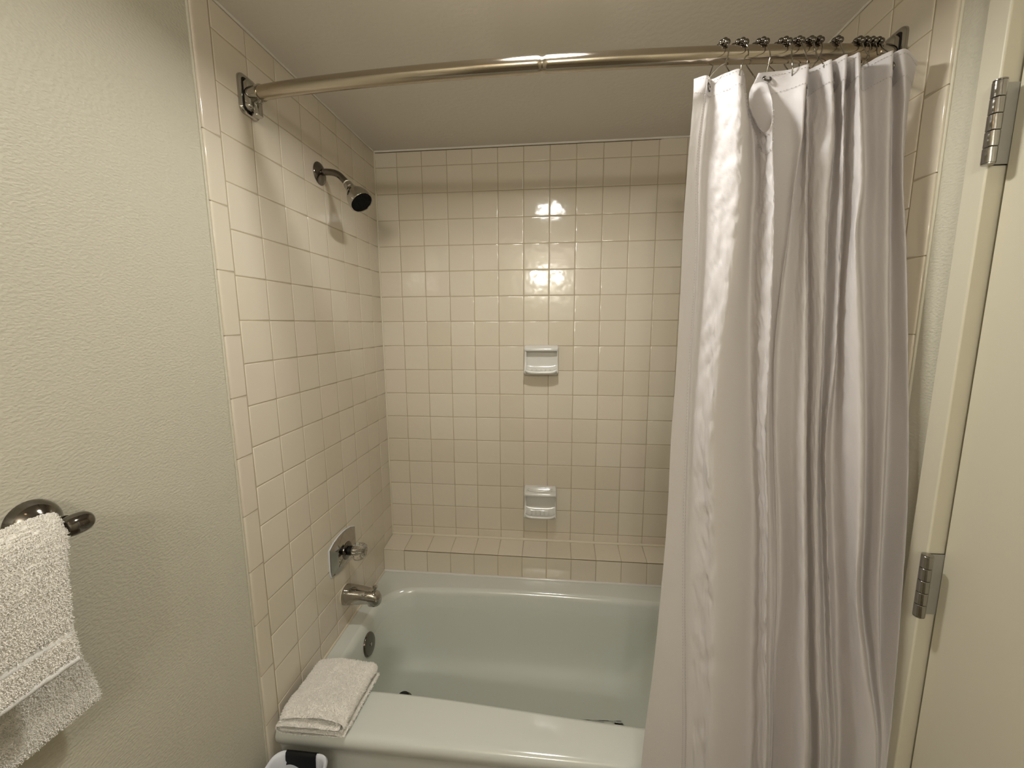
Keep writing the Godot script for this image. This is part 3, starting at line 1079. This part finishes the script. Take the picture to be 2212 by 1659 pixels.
	fold([1.280, 2.045, 0.867, 1.291, 2.002, 0.850, 1.298, 1.922, 0.851, 1.302, 1.830, 0.856, 1.308, 1.736, 0.861, 1.315, 1.602, 0.872, 1.323, 1.464, 0.881, 1.329, 1.294, 0.895, 1.341, 1.117, 0.904, 1.355, 0.934, 0.913, 1.368, 0.755, 0.922, 1.389, 0.509, 0.931, 1.389, 0.160, 0.931])
	fold([1.291, 2.045, 0.880, 1.298, 1.989, 0.876, 1.299, 1.911, 0.877, 1.301, 1.822, 0.883, 1.305, 1.731, 0.889, 1.312, 1.600, 0.900, 1.318, 1.467, 0.911, 1.319, 1.303, 0.928, 1.330, 1.134, 0.940, 1.343, 0.960, 0.951, 1.356, 0.793, 0.963, 1.376, 0.562, 0.975, 1.376, 0.160, 0.975])
	fold([1.302, 2.045, 0.895, 1.310, 1.976, 0.901, 1.319, 1.901, 0.899, 1.317, 1.815, 0.903, 1.319, 1.726, 0.907, 1.322, 1.599, 0.916, 1.326, 1.468, 0.924, 1.326, 1.306, 0.938, 1.336, 1.138, 0.947, 1.352, 0.964, 0.956, 1.367, 0.795, 0.964, 1.388, 0.561, 0.973, 1.388, 0.160, 0.973])
	fold([1.308, 2.045, 0.890, 1.337, 1.995, 0.858, 1.346, 1.917, 0.859, 1.344, 1.826, 0.864, 1.344, 1.734, 0.869, 1.346, 1.601, 0.880, 1.349, 1.465, 0.891, 1.349, 1.298, 0.909, 1.360, 1.126, 0.921, 1.375, 0.950, 0.934, 1.389, 0.780, 0.946, 1.409, 0.546, 0.959, 1.409, 0.160, 0.959])
	fold([1.321, 2.045, 0.908, 1.327, 1.973, 0.905, 1.334, 1.898, 0.905, 1.339, 1.812, 0.909, 1.342, 1.724, 0.913, 1.345, 1.598, 0.922, 1.346, 1.469, 0.931, 1.338, 1.308, 0.943, 1.352, 1.140, 0.950, 1.371, 0.966, 0.957, 1.389, 0.796, 0.964, 1.413, 0.562, 0.971, 1.413, 0.160, 0.971])
	fold([1.328, 2.045, 0.900, 1.357, 1.994, 0.859, 1.364, 1.916, 0.859, 1.370, 1.825, 0.865, 1.372, 1.733, 0.871, 1.373, 1.600, 0.882, 1.374, 1.466, 0.893, 1.371, 1.299, 0.910, 1.383, 1.128, 0.922, 1.399, 0.952, 0.935, 1.412, 0.782, 0.947, 1.432, 0.549, 0.959, 1.432, 0.160, 0.959])
	fold([1.337, 2.045, 0.906, 1.350, 1.978, 0.891, 1.355, 1.902, 0.893, 1.360, 1.814, 0.899, 1.362, 1.725, 0.906, 1.361, 1.598, 0.917, 1.366, 1.469, 0.929, 1.374, 1.310, 0.947, 1.386, 1.146, 0.959, 1.398, 0.979, 0.972, 1.413, 0.818, 0.984, 1.435, 0.597, 0.997, 1.435, 0.160, 0.997])
	fold([1.344, 2.045, 0.909, 1.351, 1.967, 0.914, 1.361, 1.893, 0.916, 1.367, 1.807, 0.922, 1.361, 1.720, 0.929, 1.371, 1.597, 0.941, 1.381, 1.471, 0.954, 1.388, 1.317, 0.972, 1.393, 1.160, 0.985, 1.395, 0.998, 0.998, 1.418, 0.844, 1.012, 1.450, 0.634, 1.025, 1.450, 0.160, 1.025])
	fold([1.374, 2.045, 0.868, 1.389, 1.993, 0.858, 1.401, 1.914, 0.858, 1.408, 1.824, 0.863, 1.408, 1.732, 0.868, 1.419, 1.600, 0.878, 1.431, 1.465, 0.887, 1.442, 1.298, 0.901, 1.453, 1.125, 0.910, 1.461, 0.945, 0.919, 1.468, 0.795, 0.955, 1.468, 0.613, 1.007, 1.468, 0.160, 1.007])
	fold([1.387, 2.045, 0.893, 1.402, 1.981, 0.879, 1.411, 1.906, 0.879, 1.418, 1.817, 0.883, 1.422, 1.728, 0.887, 1.430, 1.599, 0.896, 1.440, 1.467, 0.906, 1.446, 1.305, 0.922, 1.454, 1.136, 0.933, 1.459, 0.963, 0.944, 1.472, 0.809, 0.970, 1.472, 0.620, 1.012, 1.472, 0.160, 1.012])
	fold([1.399, 2.045, 0.910, 1.414, 1.971, 0.900, 1.421, 1.897, 0.899, 1.426, 1.811, 0.904, 1.432, 1.723, 0.909, 1.439, 1.597, 0.918, 1.448, 1.469, 0.928, 1.451, 1.310, 0.942, 1.457, 1.146, 0.951, 1.464, 0.975, 0.960, 1.476, 0.813, 0.974, 1.476, 0.621, 1.012, 1.476, 0.160, 1.012])
	fold([1.406, 2.045, 0.901, 1.443, 1.988, 0.860, 1.451, 1.911, 0.861, 1.457, 1.821, 0.866, 1.463, 1.730, 0.871, 1.470, 1.599, 0.882, 1.478, 1.466, 0.892, 1.480, 1.302, 0.911, 1.480, 1.135, 0.928, 1.480, 0.966, 0.946, 1.480, 0.813, 0.973, 1.480, 0.619, 1.011, 1.480, 0.160, 1.011])
	fold([1.419, 2.045, 0.913, 1.438, 1.969, 0.901, 1.443, 1.895, 0.901, 1.449, 1.809, 0.907, 1.459, 1.721, 0.913, 1.469, 1.597, 0.924, 1.477, 1.470, 0.935, 1.484, 1.314, 0.952, 1.484, 1.158, 0.973, 1.484, 0.996, 0.987, 1.484, 0.838, 0.999, 1.484, 0.620, 1.011, 1.484, 0.160, 1.011])
	fold([1.472, 2.045, 0.871, 1.476, 1.987, 0.860, 1.478, 1.910, 0.860, 1.480, 1.821, 0.865, 1.488, 1.729, 0.874, 1.488, 1.598, 0.897, 1.488, 1.468, 0.919, 1.488, 1.312, 0.944, 1.488, 1.154, 0.965, 1.488, 0.990, 0.978, 1.488, 0.831, 0.991, 1.488, 0.611, 1.003, 1.488, 0.160, 1.003])


func build_cloth_grid() -> void:
	fold_shape()
	var nk := fold_lines.size()
	var nl: int = fold_lines[0].size()
	var pu := 11
	var pv := 12
	# down each fold line first, then across
	var cols := []
	for k in nk:
		cols.append(spline(fold_lines[k], pv))
	cloth_nv = cols[0].size()
	cloth_grid = []
	for j in cloth_nv:
		var across := []
		for k in nk:
			across.append(cols[k][j])
		cloth_grid.append(spline(across, pu))
	cloth_nu = cloth_grid[0].size()
	assert(nl > 2)
	# creases left from folding and pulling
	var base := cloth_grid.duplicate(true)
	for j in cloth_nv:
		for i in cloth_nu:
			var p: Vector3 = base[j][i]
			var a: Vector3 = base[j][mini(i + 1, cloth_nu - 1)] - base[j][maxi(i - 1, 0)]
			var b: Vector3 = base[mini(j + 1, cloth_nv - 1)][i] - base[maxi(j - 1, 0)][i]
			var n := b.cross(a).normalized()
			var u := float(i) / pu          # in fold lines
			var s := i * 0.0045             # about metres along the cloth
			var amp := 0.0005
			if u > 2.2 and u < 4.0:
				amp = 0.0034 * smoothstep(2.2, 2.6, u) * smoothstep(4.0, 3.8, u)
			elif u > 5.0 and u < 7.2:
				amp = 0.0030 * smoothstep(5.0, 5.6, u) * smoothstep(7.2, 6.9, u)
			elif u > 13.0 and u < 19.5:
				amp = 0.0014
			elif u > 20.0 and u < 22.0:
				amp = 0.0012
			amp *= smoothstep(0.0, 0.08, float(j) / cloth_nv)
			var q := Vector2(s * 0.8 + p.y * 0.55, p.y * 0.9 - s * 0.9)
			var r := 0.0
			r -= 0.9 * pow(1.0 - absf(noise.get_noise_3d(q.x * 7.0, q.y * 17.0, 3.0)), 5.0)
			r += 0.55 * pow(1.0 - absf(noise.get_noise_3d(q.x * 15.0, q.y * 30.0, 7.0)), 6.0)
			r += 0.35 * noise.get_noise_3d(q.x * 30.0, q.y * 44.0, 9.0)
			cloth_grid[j][i] = p + n * (amp * r * 1.5)


func cloth_at(fold_no: float, drop: float) -> Vector3:
	# a point on the cloth: position across in fold lines, drop below the top edge in metres
	var i := clampi(roundi(fold_no * 11), 0, cloth_nu - 1)
	var top: Vector3 = cloth_grid[0][i]
	for j in cloth_nv:
		if top.y - cloth_grid[j][i].y >= drop:
			return cloth_grid[j][i]
	return cloth_grid[cloth_nv - 1][i]


func cloth_normal(i: int, j: int) -> Vector3:
	var a: Vector3 = cloth_grid[j][mini(i + 1, cloth_nu - 1)] - cloth_grid[j][maxi(i - 1, 0)]
	var b: Vector3 = cloth_grid[mini(j + 1, cloth_nv - 1)][i] - cloth_grid[maxi(j - 1, 0)][i]
	var n := b.cross(a).normalized()
	return n


func stitch_row(m: MB, pts: Array, gap: float) -> void:
	# short threads standing on the cloth along a line of [point, normal]
	var run := 0.0
	for i in range(1, pts.size()):
		var a: Vector3 = pts[i - 1][0]
		var b: Vector3 = pts[i][0]
		run += a.distance_to(b)
		if run >= gap:
			run = 0.0
			var d := (b - a).normalized()
			var c: Vector3 = b + pts[i][1] * 0.0006
			m.tube([c - d * gap * 0.32, c + pts[i][1] * 0.0003, c + d * gap * 0.32], [0.0003, 0.00055, 0.0003], 4)


func curtain() -> void:
	build_cloth_grid()
	var t := thing("shower_curtain", "white fabric shower curtain gathered in folds at the right end of the rod", "curtain", Vector3(1.27, 0.16, 0.94))
	var o := t.position
	var m := MB.new()
	var rows := []
	for j in cloth_nv:
		var row := []
		for i in cloth_nu:
			row.append(cloth_grid[j][i] - o)
		rows.append(row)
	m.grid(rows)
	put("cloth", m.smooth_done(Vector3(-0.4, 0, 1)), mats.cloth, t)
	# folded-over hem along the top, and the side seam
	m = MB.new()
	rows = []
	var stitch := MB.new()
	var lines := [[], []]
	for step in 7:
		var row := []
		for i in cloth_nu:
			var top: Vector3 = cloth_grid[0][i]
			var drop := 0.041 * step / 6.0
			var j := 0
			while j < cloth_nv - 1 and top.y - cloth_grid[j][i].y < drop:
				j += 1
			var n := cloth_normal(i, maxi(j, 1))
			var lift := 0.0012 * (0.2 if step == 6 else 1.0)
			var p: Vector3 = cloth_grid[j][i]
			if j > 0:
				var p0: Vector3 = cloth_grid[j - 1][i]
				var f := clampf((top.y - drop - p0.y) / minf(p.y - p0.y, -1e-5), 0, 1)
				p = p0.lerp(p, f)
			row.append(p + n * lift - o)
			if step == 1:
				lines[0].append([p + n * 0.0012 - o, n])
			elif step == 6:
				lines[1].append([p + n * 0.0008 - o, n])
		rows.append(row)
	m.grid(rows)
	put("top_hem", m.smooth_done(Vector3(-0.4, 0, 1)), mats.cloth, t)
	m = MB.new()
	rows = []
	for j in range(1, cloth_nv):
		var row := []
		for i in range(11, 15):
			var n := cloth_normal(i, j)
			row.append(cloth_grid[j][i] + n * (0.0022 if i > 11 and i < 14 else 0.0004) - o)
		rows.append(row)
	m.grid(rows)
	put("side_hem", m.smooth_done(Vector3(-0.4, 0, 1)), mats.cloth, t)
	for l in lines:
		stitch_row(stitch, l, 0.0042)
	var side := []
	var side_b := []
	for j in range(2, cloth_nv):
		for k in [0, 1]:
			var i := 11 if k == 0 else 14
			var n := cloth_normal(i, j)
			(side if k == 0 else side_b).append([cloth_grid[j][i] - o, n])
	var dense := []
	for pair in [side, side_b]:
		dense = []
		for i in range(1, pair.size()):
			for k in 4:
				var f := k / 4.0
				dense.append([pair[i - 1][0].lerp(pair[i][0], f), pair[i][1]])
		stitch_row(stitch, dense, 0.0045)
	var st := put("stitching", stitch.done(70, false), mats.thread, t)
	st.set_meta("kind", "stuff")
	# grommets where the hooks pass through
	for h in HOOKS:
		var g := cloth_at(h[1], 0.021)
		var i := clampi(roundi(h[1] * 11), 1, cloth_nu - 2)
		var n := cloth_normal(i, 4)
		m = MB.new()
		var ring := []
		for k in 21:
			var a := TAU * k / 20.0
			ring.append(Vector3(0.0075 * cos(a), 0.0, 0.0075 * sin(a)))
		var xf := axis_to(g + n * (0.001 if h[1] < 2.0 else -0.006) - o, n)
		var pts := []
		for p in ring:
			pts.append(xf * p)
		m.tube(pts, 0.0019, 8, false)
		put("grommet", m.done(70), mats.dark_chrome, t)


# rod position, fold line of the grommet, lean, what it looks like
const HOOKS := [
	[1.117, 1.55, "leftmost roller-bead curtain hook, leaning far to the left onto the curtain's free edge"],
	[1.150, 3.85, "second roller-bead curtain hook from the left, over the curtain's first wide fold"],
	[1.192, 8.2, "third roller-bead curtain hook from the left, above the drooping loop of the curtain"],
	[1.238, 10.2, "fourth roller-bead curtain hook from the left, over the flat hemmed second fold"],
	[1.268, 12.5, "fifth roller-bead curtain hook from the left, at the end of the hemmed second fold"],
	[1.2955, 14.6, "sixth roller-bead curtain hook from the left, touching the hook to its right"],
	[1.3115, 16.4, "seventh roller-bead curtain hook from the left, touching the hook to its left"],
	[1.352, 18.4, "eighth roller-bead curtain hook from the left, standing alone on the rod"],
	[1.400, 22.6, "ninth roller-bead hook from the left, first of the dark cluster at the rod end"],
	[1.4145, 23.6, "tenth roller-bead hook from the left, second in the cluster at the rod end"],
	[1.429, 24.6, "eleventh roller-bead hook from the left, third in the cluster at the rod end"],
	[1.4435, 26.2, "last roller-bead curtain hook, nearest the rod's right wall plate"],
]


func hooks() -> void:
	var bead_mesh := MB.new()
	bead_mesh.ball(Vector3.ZERO, 0.0060, 14)
	var ball := bead_mesh.done(80)
	for h in HOOKS:
		var c := rod_point(h[0])
		var g := cloth_at(h[1], 0.021)
		var i := clampi(roundi(h[1] * 11), 1, cloth_nu - 2)
		var n := cloth_normal(i, 4)
		if n.z < 0:
			n = -n
		var t := thing("curtain_hook", h[2], "curtain hook", c, "roller-bead hooks on the curtain rod")
		var turn := rng.randf_range(0.2, 0.6) * (0.12 if h[0] > 1.28 else 1.0)
		var f := Vector3(sin(turn), 0, cos(turn))
		for k in 5:
			var a := deg_to_rad(-52.0 + 27.0 * k)
			var b := put("roller_bead", ball, mats.dark_chrome, t)
			b.position = (Vector3.UP * cos(a) + f * sin(a)) * 0.0232
		var r := 0.0222
		var over := []
		for k in 9:
			var a := deg_to_rad(-62.0 + 15.5 * k)
			over.append((Vector3.UP * cos(a) + f * sin(a)) * r)
		var loc := g - c
		var m := MB.new()
		var front := f * 0.0255 + Vector3(0, -0.004, 0)
		var back := f * -0.0255 + Vector3(0, -0.004, 0)
		var path := [back.lerp(loc, 0.95) + Vector3(0, -0.004, -0.012), back.lerp(loc, 0.42) + f * -0.006, back]
		path.append_array(over)
		path.append_array([front, front.lerp(loc, 0.40) + n * 0.010, front.lerp(loc + Vector3(0, 0.02, 0), 0.70) + n * 0.009, loc + n * 0.003 + Vector3(0, 0.020, 0), loc + n * -0.004 + Vector3(0, 0.006, 0), loc + n * -0.007 + Vector3(0, -0.004, 0)])
		m.tube(spline(path, 5), 0.0013, 8)
		put("wire", m.done(70), mats.chrome, t)


# ---------------------------------------------------------------- door

func door() -> void:
	var at := Vector3(1.522, 0.008, 1.0185)
	var m := MB.new()
	m.grid([[Vector3(0.002, 0, 0), Vector3(0.002, 2.13, 0)], [Vector3(0.0, 0, 0.002), Vector3(0.0, 2.13, 0.002)], [Vector3(0, 0, 0.762), Vector3(0, 2.13, 0.762)], [Vector3(0.002, 0, 0.764), Vector3(0.002, 2.13, 0.764)], [Vector3(0.044, 0, 0.764), Vector3(0.044, 2.13, 0.764)], [Vector3(0.044, 0, 0), Vector3(0.044, 2.13, 0)]], false, true)
	for y in [0.0, 2.13]:
		m.fan([Vector3(0.002, y, 0), Vector3(0, y, 0.002), Vector3(0, y, 0.762), Vector3(0.002, y, 0.764), Vector3(0.044, y, 0.764), Vector3(0.044, y, 0)], y == 0.0)
	var d := put("door_1", m.done(50), mats.gloss_paint)
	d.position = at
	tag(d, "plain cream painted door on steel hinges at the right of the tub", "door", "", "structure")
	for y in [1.8035, 0.983]:
		var h := Node3D.new()
		h.name = "hinge"
		d.add_child(h, true)
		h.position = Vector3(1.4895, y, 1.0155) - at
		# leaf let into the frame's return, with tongues to two of the knuckles
		m = MB.new()
		m.box(Vector3(0.0125, 0.001, 0.0008), Vector3(0.034, 0.125, 0.0032))
		m.box(Vector3(0.002, 0.0262, 0.0008), Vector3(0.0125, 0.0502, 0.0032))
		m.box(Vector3(0.002, 0.0762, 0.0008), Vector3(0.0125, 0.1002, 0.0032))
		put("leaf", m.done(30, false), mats.hinge_leaf, h)
		m = MB.new()
		m.box(Vector3(0.0085, 0.0, 0.0002), Vector3(0.0345, 0.126, 0.0012))
		put("leaf_recess", m.done(30), mats.black, h)
		for k in 5:
			m = MB.new()
			var y0 := 0.0008 + 0.0250 * k
			m.lathe([Vector2(0.0005, y0), Vector2(0.0084, y0), Vector2(0.0091, y0 + 0.0008), Vector2(0.0091, y0 + 0.0233), Vector2(0.0084, y0 + 0.0241), Vector2(0.0005, y0 + 0.0241)], Transform3D(Basis(), Vector3(0, 0, 0.0075)), 24)
			put("knuckle", m.done(40), mats.hinge_steel, h)
		for k in [[-0.0016, 0.0012], [0.1246, 0.1276]]:
			m = MB.new()
			m.lathe([Vector2(0.0005, k[0]), Vector2(0.0078, k[0]), Vector2(0.0088, k[0] + 0.0008), Vector2(0.0088, k[1] - 0.0006), Vector2(0.0078, k[1]), Vector2(0.0005, k[1])], Transform3D(Basis(), Vector3(0, 0, 0.0075)), 24)
			put("pin_cap", m.done(40), mats.hinge_steel, h)


# ---------------------------------------------------------------- towels

func towel_bar() -> void:
	var t := thing("towel_bar", "chrome towel bar with a domed wall post on the left painted wall", "towel bar", Vector3(-0.008, 1.252, 1.313))
	var m := MB.new()
	m.lathe([Vector2(0.0005, 0), Vector2(0.034, 0), Vector2(0.0345, 0.003), Vector2(0.033, 0.010), Vector2(0.029, 0.018), Vector2(0.022, 0.025), Vector2(0.015, 0.029), Vector2(0.012, 0.032), Vector2(0.0115, 0.045), Vector2(0.0125, 0.060), Vector2(0.0005, 0.062)], axis_to(Vector3.ZERO, Vector3.RIGHT), 36)
	put("wall_post", m.done(50), mats.dark_chrome, t)
	m = MB.new()
	var prof := []
	for e in [[0.0005, -0.022], [0.006, -0.0215], [0.0115, -0.019], [0.0148, -0.014], [0.0160, -0.007], [0.0160, 0.004], [0.0145, 0.012], [0.0105, 0.018], [0.0005, 0.019]]:
		prof.append(Vector2(e[0], -e[1]))
	m.lathe(prof, axis_to(Vector3(0.076, 0, 0), Vector3(0, 0, -1)), 28)
	put("finial", m.done(60), mats.dark_chrome, t)
	m = MB.new()
	m.tube([Vector3(0.076, 0, 0.01), Vector3(0.076, 0, 0.60)], 0.0095, 20)
	put("bar", m.done(60), mats.chrome, t)
	m = MB.new()
	m.lathe([Vector2(0.0005, 0), Vector2(0.034, 0), Vector2(0.0345, 0.003), Vector2(0.029, 0.018), Vector2(0.015, 0.029), Vector2(0.0115, 0.045), Vector2(0.0125, 0.075), Vector2(0.0005, 0.077)], axis_to(Vector3(0, 0, 0.60), Vector3.RIGHT), 30)
	put("wall_post", m.done(50), mats.dark_chrome, t)


# a thick sheet whose section is the path in (x, y), run along z; returns the rows of its surface
func sheet_rows(path: Array, thick: float, z_of: Callable, nz: int, lump: float, seed_: float) -> Array:
	var sp := spline(path, 8)
	var n := sp.size()
	var left := []
	var right := []
	for i in n:
		var d: Vector2 = (sp[mini(i + 1, n - 1)] - sp[maxi(i - 1, 0)]).normalized()
		var nn := Vector2(-d.y, d.x)
		var end := minf(minf(float(i), float(n - 1 - i)) / 2.0, 1.0)
		var h := thick * 0.5 * sqrt(1.0 - pow(1.0 - end, 2.0) * 0.92)
		left.append(sp[i] + nn * h)
		right.append(sp[i] - nn * h)
	right.reverse()
	var loop := left + right
	var mid := sp.duplicate()
	var back := sp.duplicate()
	back.reverse()
	mid.append_array(back)
	var rows := []
	for k in nz + 1:
		var f := float(k) / nz
		var e := minf(minf(f, 1.0 - f) * nz / 2.0, 1.0)
		var shrink := sqrt(1.0 - pow(1.0 - e, 2.0) * 0.85)
		var ring := []
		for i in loop.size():
			var q: Vector2 = mid[i].lerp(loop[i], shrink)
			var z: float = z_of.call(f, mid[i])
			var p := Vector3(q.x, q.y, z)
			var b := noise.get_noise_3d(p.x * 14 + seed_, p.y * 14, p.z * 14) * lump + noise.get_noise_3d(p.x * 60 + seed_, p.y * 60, p.z * 60) * lump * 0.3
			var dir: Vector2 = (loop[i] - mid[i]).normalized()
			ring.append(p + Vector3(dir.x, dir.y, 0) * b)
		rows.append(ring)
	return rows


func pile(parent: Node, mesh: ArrayMesh, count: int, length: float, keep: Callable, m: Material) -> void:
	# short looped threads standing on a terry cloth
	var tuft := MB.new()
	tuft.tube([Vector3(0, -0.0005, 0), Vector3(0.0002, length * 0.45, 0), Vector3(0.0008, length * 0.85, 0.0003), Vector3(0.0015, length * 0.95, 0.0004)], [0.0004, 0.00045, 0.0004, 0.00015], 4)
	var arr := mesh.surface_get_arrays(0)
	var v: PackedVector3Array = arr[Mesh.ARRAY_VERTEX]
	var idx = arr[Mesh.ARRAY_INDEX]
	var nt: int = (idx.size() if idx != null else v.size()) / 3
	var area := PackedFloat32Array()
	var total := 0.0
	for i in nt:
		var a: Vector3 = v[idx[i * 3]] if idx != null else v[i * 3]
		var b: Vector3 = v[idx[i * 3 + 1]] if idx != null else v[i * 3 + 1]
		var c: Vector3 = v[idx[i * 3 + 2]] if idx != null else v[i * 3 + 2]
		if keep.call((a + b + c) / 3.0, (c - a).cross(b - a).normalized()):
			total += (b - a).cross(c - a).length()
		area.append(total)
	var places := []
	for k in count:
		var i := area.bsearch(rng.randf() * total)
		i = mini(i, nt - 1)
		var a: Vector3 = v[idx[i * 3]] if idx != null else v[i * 3]
		var b: Vector3 = v[idx[i * 3 + 1]] if idx != null else v[i * 3 + 1]
		var c: Vector3 = v[idx[i * 3 + 2]] if idx != null else v[i * 3 + 2]
		var s := sqrt(rng.randf())
		var q := rng.randf()
		var p := a * (1 - s) + b * (s * (1 - q)) + c * (s * q)
		var n := (c - a).cross(b - a).normalized()
		n = (n + Vector3(rng.randfn(0, 0.28), rng.randfn(-0.12, 0.28), rng.randfn(0, 0.28))).normalized()
		var bs := axis_to(p, n).basis.rotated(n, rng.randf() * TAU)
		places.append(Transform3D(bs.scaled(Vector3.ONE * rng.randf_range(0.7, 1.25)), p))
	var mm := MultiMesh.new()
	mm.transform_format = MultiMesh.TRANSFORM_3D
	mm.mesh = tuft.done(80)
	mm.instance_count = places.size()
	for k in places.size():
		mm.set_instance_transform(k, places[k])
	var o := MultiMeshInstance3D.new()
	o.name = "pile"
	o.multimesh = mm
	o.material_override = m
	o.set_meta("kind", "stuff")
	parent.add_child(o, true)


func hand_towel() -> void:
	var t := thing("hand_towel", "white terry hand towel hung double over the towel bar on the left wall", "towel", Vector3(0.068, 1.25, 1.45))
	var o := t.position
	var o2 := Vector2(o.x, o.y)
	# front drop, over the bar, back drop
	var outer := []
	for p in [[0.100, 1.074], [0.099, 1.12], [0.097, 1.18], [0.094, 1.225], [0.090, 1.252], [0.080, 1.2705], [0.068, 1.2745], [0.054, 1.270], [0.043, 1.250], [0.036, 1.20], [0.034, 1.10], [0.034, 1.00], [0.038, 0.938]]:
		outer.append(Vector2(p[0], p[1]) - o2)
	var edge := func(f: float, q: Vector2) -> float:
		var front := smoothstep(-0.02, 0.02, q.x)
		var z := lerpf(-0.125 - 0.030 * smoothstep(-0.15, -0.32, q.y), -0.112 + 0.018 * smoothstep(0.02, -0.06, q.y), front)
		return z + f * 0.36 + 0.002 * sin(q.y * 34.0)
	var m := MB.new()
	m.grid(sheet_rows(outer, 0.011, edge, 44, 0.0022, 1.0), true)
	var body := m.smooth_done()
	put("folded_cloth", body, mats.terry, t)
	pile(t, body, 46000, 0.0030, func(c: Vector3, n: Vector3) -> bool: return c.z < 0.10 and (n.x > -0.3 or c.y > 0) and not (c.x > 0.02 and c.y > -0.137 and c.y < -0.127) and not (c.x < 0.0 and c.y > -0.222 and c.y < -0.195), mats.terry_pile)
	# flat woven borders, with a cord along each side, and the hems
	for e in [[0.0365, -0.138, 0.012, -0.086, 0.0], [-0.0275, -0.224, 0.030, -0.126, 0.006]]:
		m = MB.new()
		var rows := []
		for k in 7:
			var y: float = e[1] + e[2] * k / 6.0
			var row := []
			for i in 41:
				var f := i / 40.0
				row.append(Vector3(e[0] + 0.0007 * sin(k * 1.2) + 0.0010 * noise.get_noise_2d(f * 9.0, y * 20.0), y, e[3] - e[4] * (6 - k) / 6.0 + f * 0.345))
			rows.append(row)
		m.grid(rows)
		put("woven_border", m.smooth_done(Vector3.RIGHT), mats.towel_band, t)
	m = MB.new()
	var hem := []
	for i in 41:
		hem.append(Vector3(0.0335 + 0.001 * noise.get_noise_2d(i * 0.4, 1.0), -0.1765 + 0.002 * noise.get_noise_2d(i * 0.35, 3.0), -0.089 + i / 40.0 * 0.34))
	m.tube(hem, 0.0055, 12)
	put("hem", m.done(70), mats.towel_band, t)


func washcloth() -> void:
	var t := thing("washcloth", "white terry washcloth folded flat on the front left corner of the tub rim", "washcloth", Vector3(0.12, 0.4115, 0.79))
	var path := []
	for p in [[0.099, 0.0080], [0.02, 0.0080], [-0.05, 0.0080], [-0.082, 0.0105], [-0.0925, 0.0195], [-0.083, 0.0285], [-0.03, 0.0280], [0.04, 0.0270], [0.078, 0.0275], [0.0915, 0.0370], [0.084, 0.0480], [0.05, 0.0520], [0.0, 0.0530], [-0.05, 0.0515], [-0.084, 0.0470], [-0.090, 0.0420]]:
		path.append(Vector2(p[0], p[1]))
	var edge := func(f: float, q: Vector2) -> float:
		var front := 0.105 - 0.012 * smoothstep(0.03, 0.055, q.y) * (1.0 - smoothstep(-0.09, 0.09, q.x) * 0.3)
		var rear := -0.105 + 0.02 * q.x + 0.008 * smoothstep(0.0, 0.04, q.y)
		return lerpf(rear, front, f) - q.x * 0.02
	var m := MB.new()
	var rows := sheet_rows(path, 0.0145, edge, 36, 0.0058, 9.0)
	# the heap is softly rolled down at its front edge and skewed like the photographed one
	for r in rows.size():
		var f := float(r) / (rows.size() - 1)
		for i in rows[r].size():
			var p: Vector3 = rows[r][i]
			var h := clampf(p.y / 0.055, 0, 1)
			p.y -= 0.012 * h * smoothstep(0.85, 1.0, f)
			p.y += 0.003 * h * sin(p.x * 25.0 + 1.0) * smoothstep(0.5, 1.0, f)
			p.x += 0.010 * (0.5 - f)
			rows[r][i] = p
	m.grid(rows, true)
	m.fan(rows[0])
	var body := m.smooth_done()
	put("folded_cloth", body, mats.terry, t)
	pile(t, body, 42000, 0.0032, func(c: Vector3, n: Vector3) -> bool: return n.y > -0.3 or n.z > 0.2, mats.terry_pile)


# ---------------------------------------------------------------- waste bin

func waste_bin() -> void:
	var t := thing("waste_bin", "white plastic waste bin with a dark grip notch tucked in the corner by the tub", "waste bin", Vector3(0.108, 0.0, 1.03))
	var m := MB.new()
	var rows := []
	for e in [[0.055, 0.080, 0.0], [0.060, 0.085, 0.002], [0.072, 0.105, 0.33], [0.074, 0.108, 0.366], [0.079, 0.113, 0.374], [0.0805, 0.1145, 0.381], [0.078, 0.112, 0.386], [0.074, 0.108, 0.385], [0.071, 0.105, 0.378], [0.069, 0.102, 0.36], [0.057, 0.082, 0.006]]:
		var ring := []
		for p in rrect(e[0] * 2, e[1] * 2, 0.030, 6):
			ring.append(Vector3(p.x, e[2], p.y))
		rows.append(ring)
	m.grid(rows, true)
	m.fan(rows[0], true)
	m.fan(rows[10], false)
	put("body", m.done(60), mats.white_plastic, t)
	# grip: a dark insert hooked over the far rim
	m = MB.new()
	var prof := [Vector2(-0.1165, 0.366), Vector2(-0.1175, 0.382), Vector2(-0.112, 0.389), Vector2(-0.105, 0.387), Vector2(-0.1025, 0.378), Vector2(-0.1015, 0.362), Vector2(-0.1005, 0.352)]
	rows = []
	for i in 21:
		var x := lerpf(-0.048, 0.040, i / 20.0)
		var ring := []
		for k in prof.size():
			var p: Vector2 = prof[k]
			var dip := 0.0
			if k == prof.size() - 1:
				dip = 0.004 * sin(i * 0.45) - 0.006 * smoothstep(6, 14, i)
			ring.append(Vector3(x, p.y + dip, p.x))
		rows.append(ring)
	m.grid(rows)
	put("grip", m.smooth_done(Vector3(0, 1, 0.3)), mats.black, t)
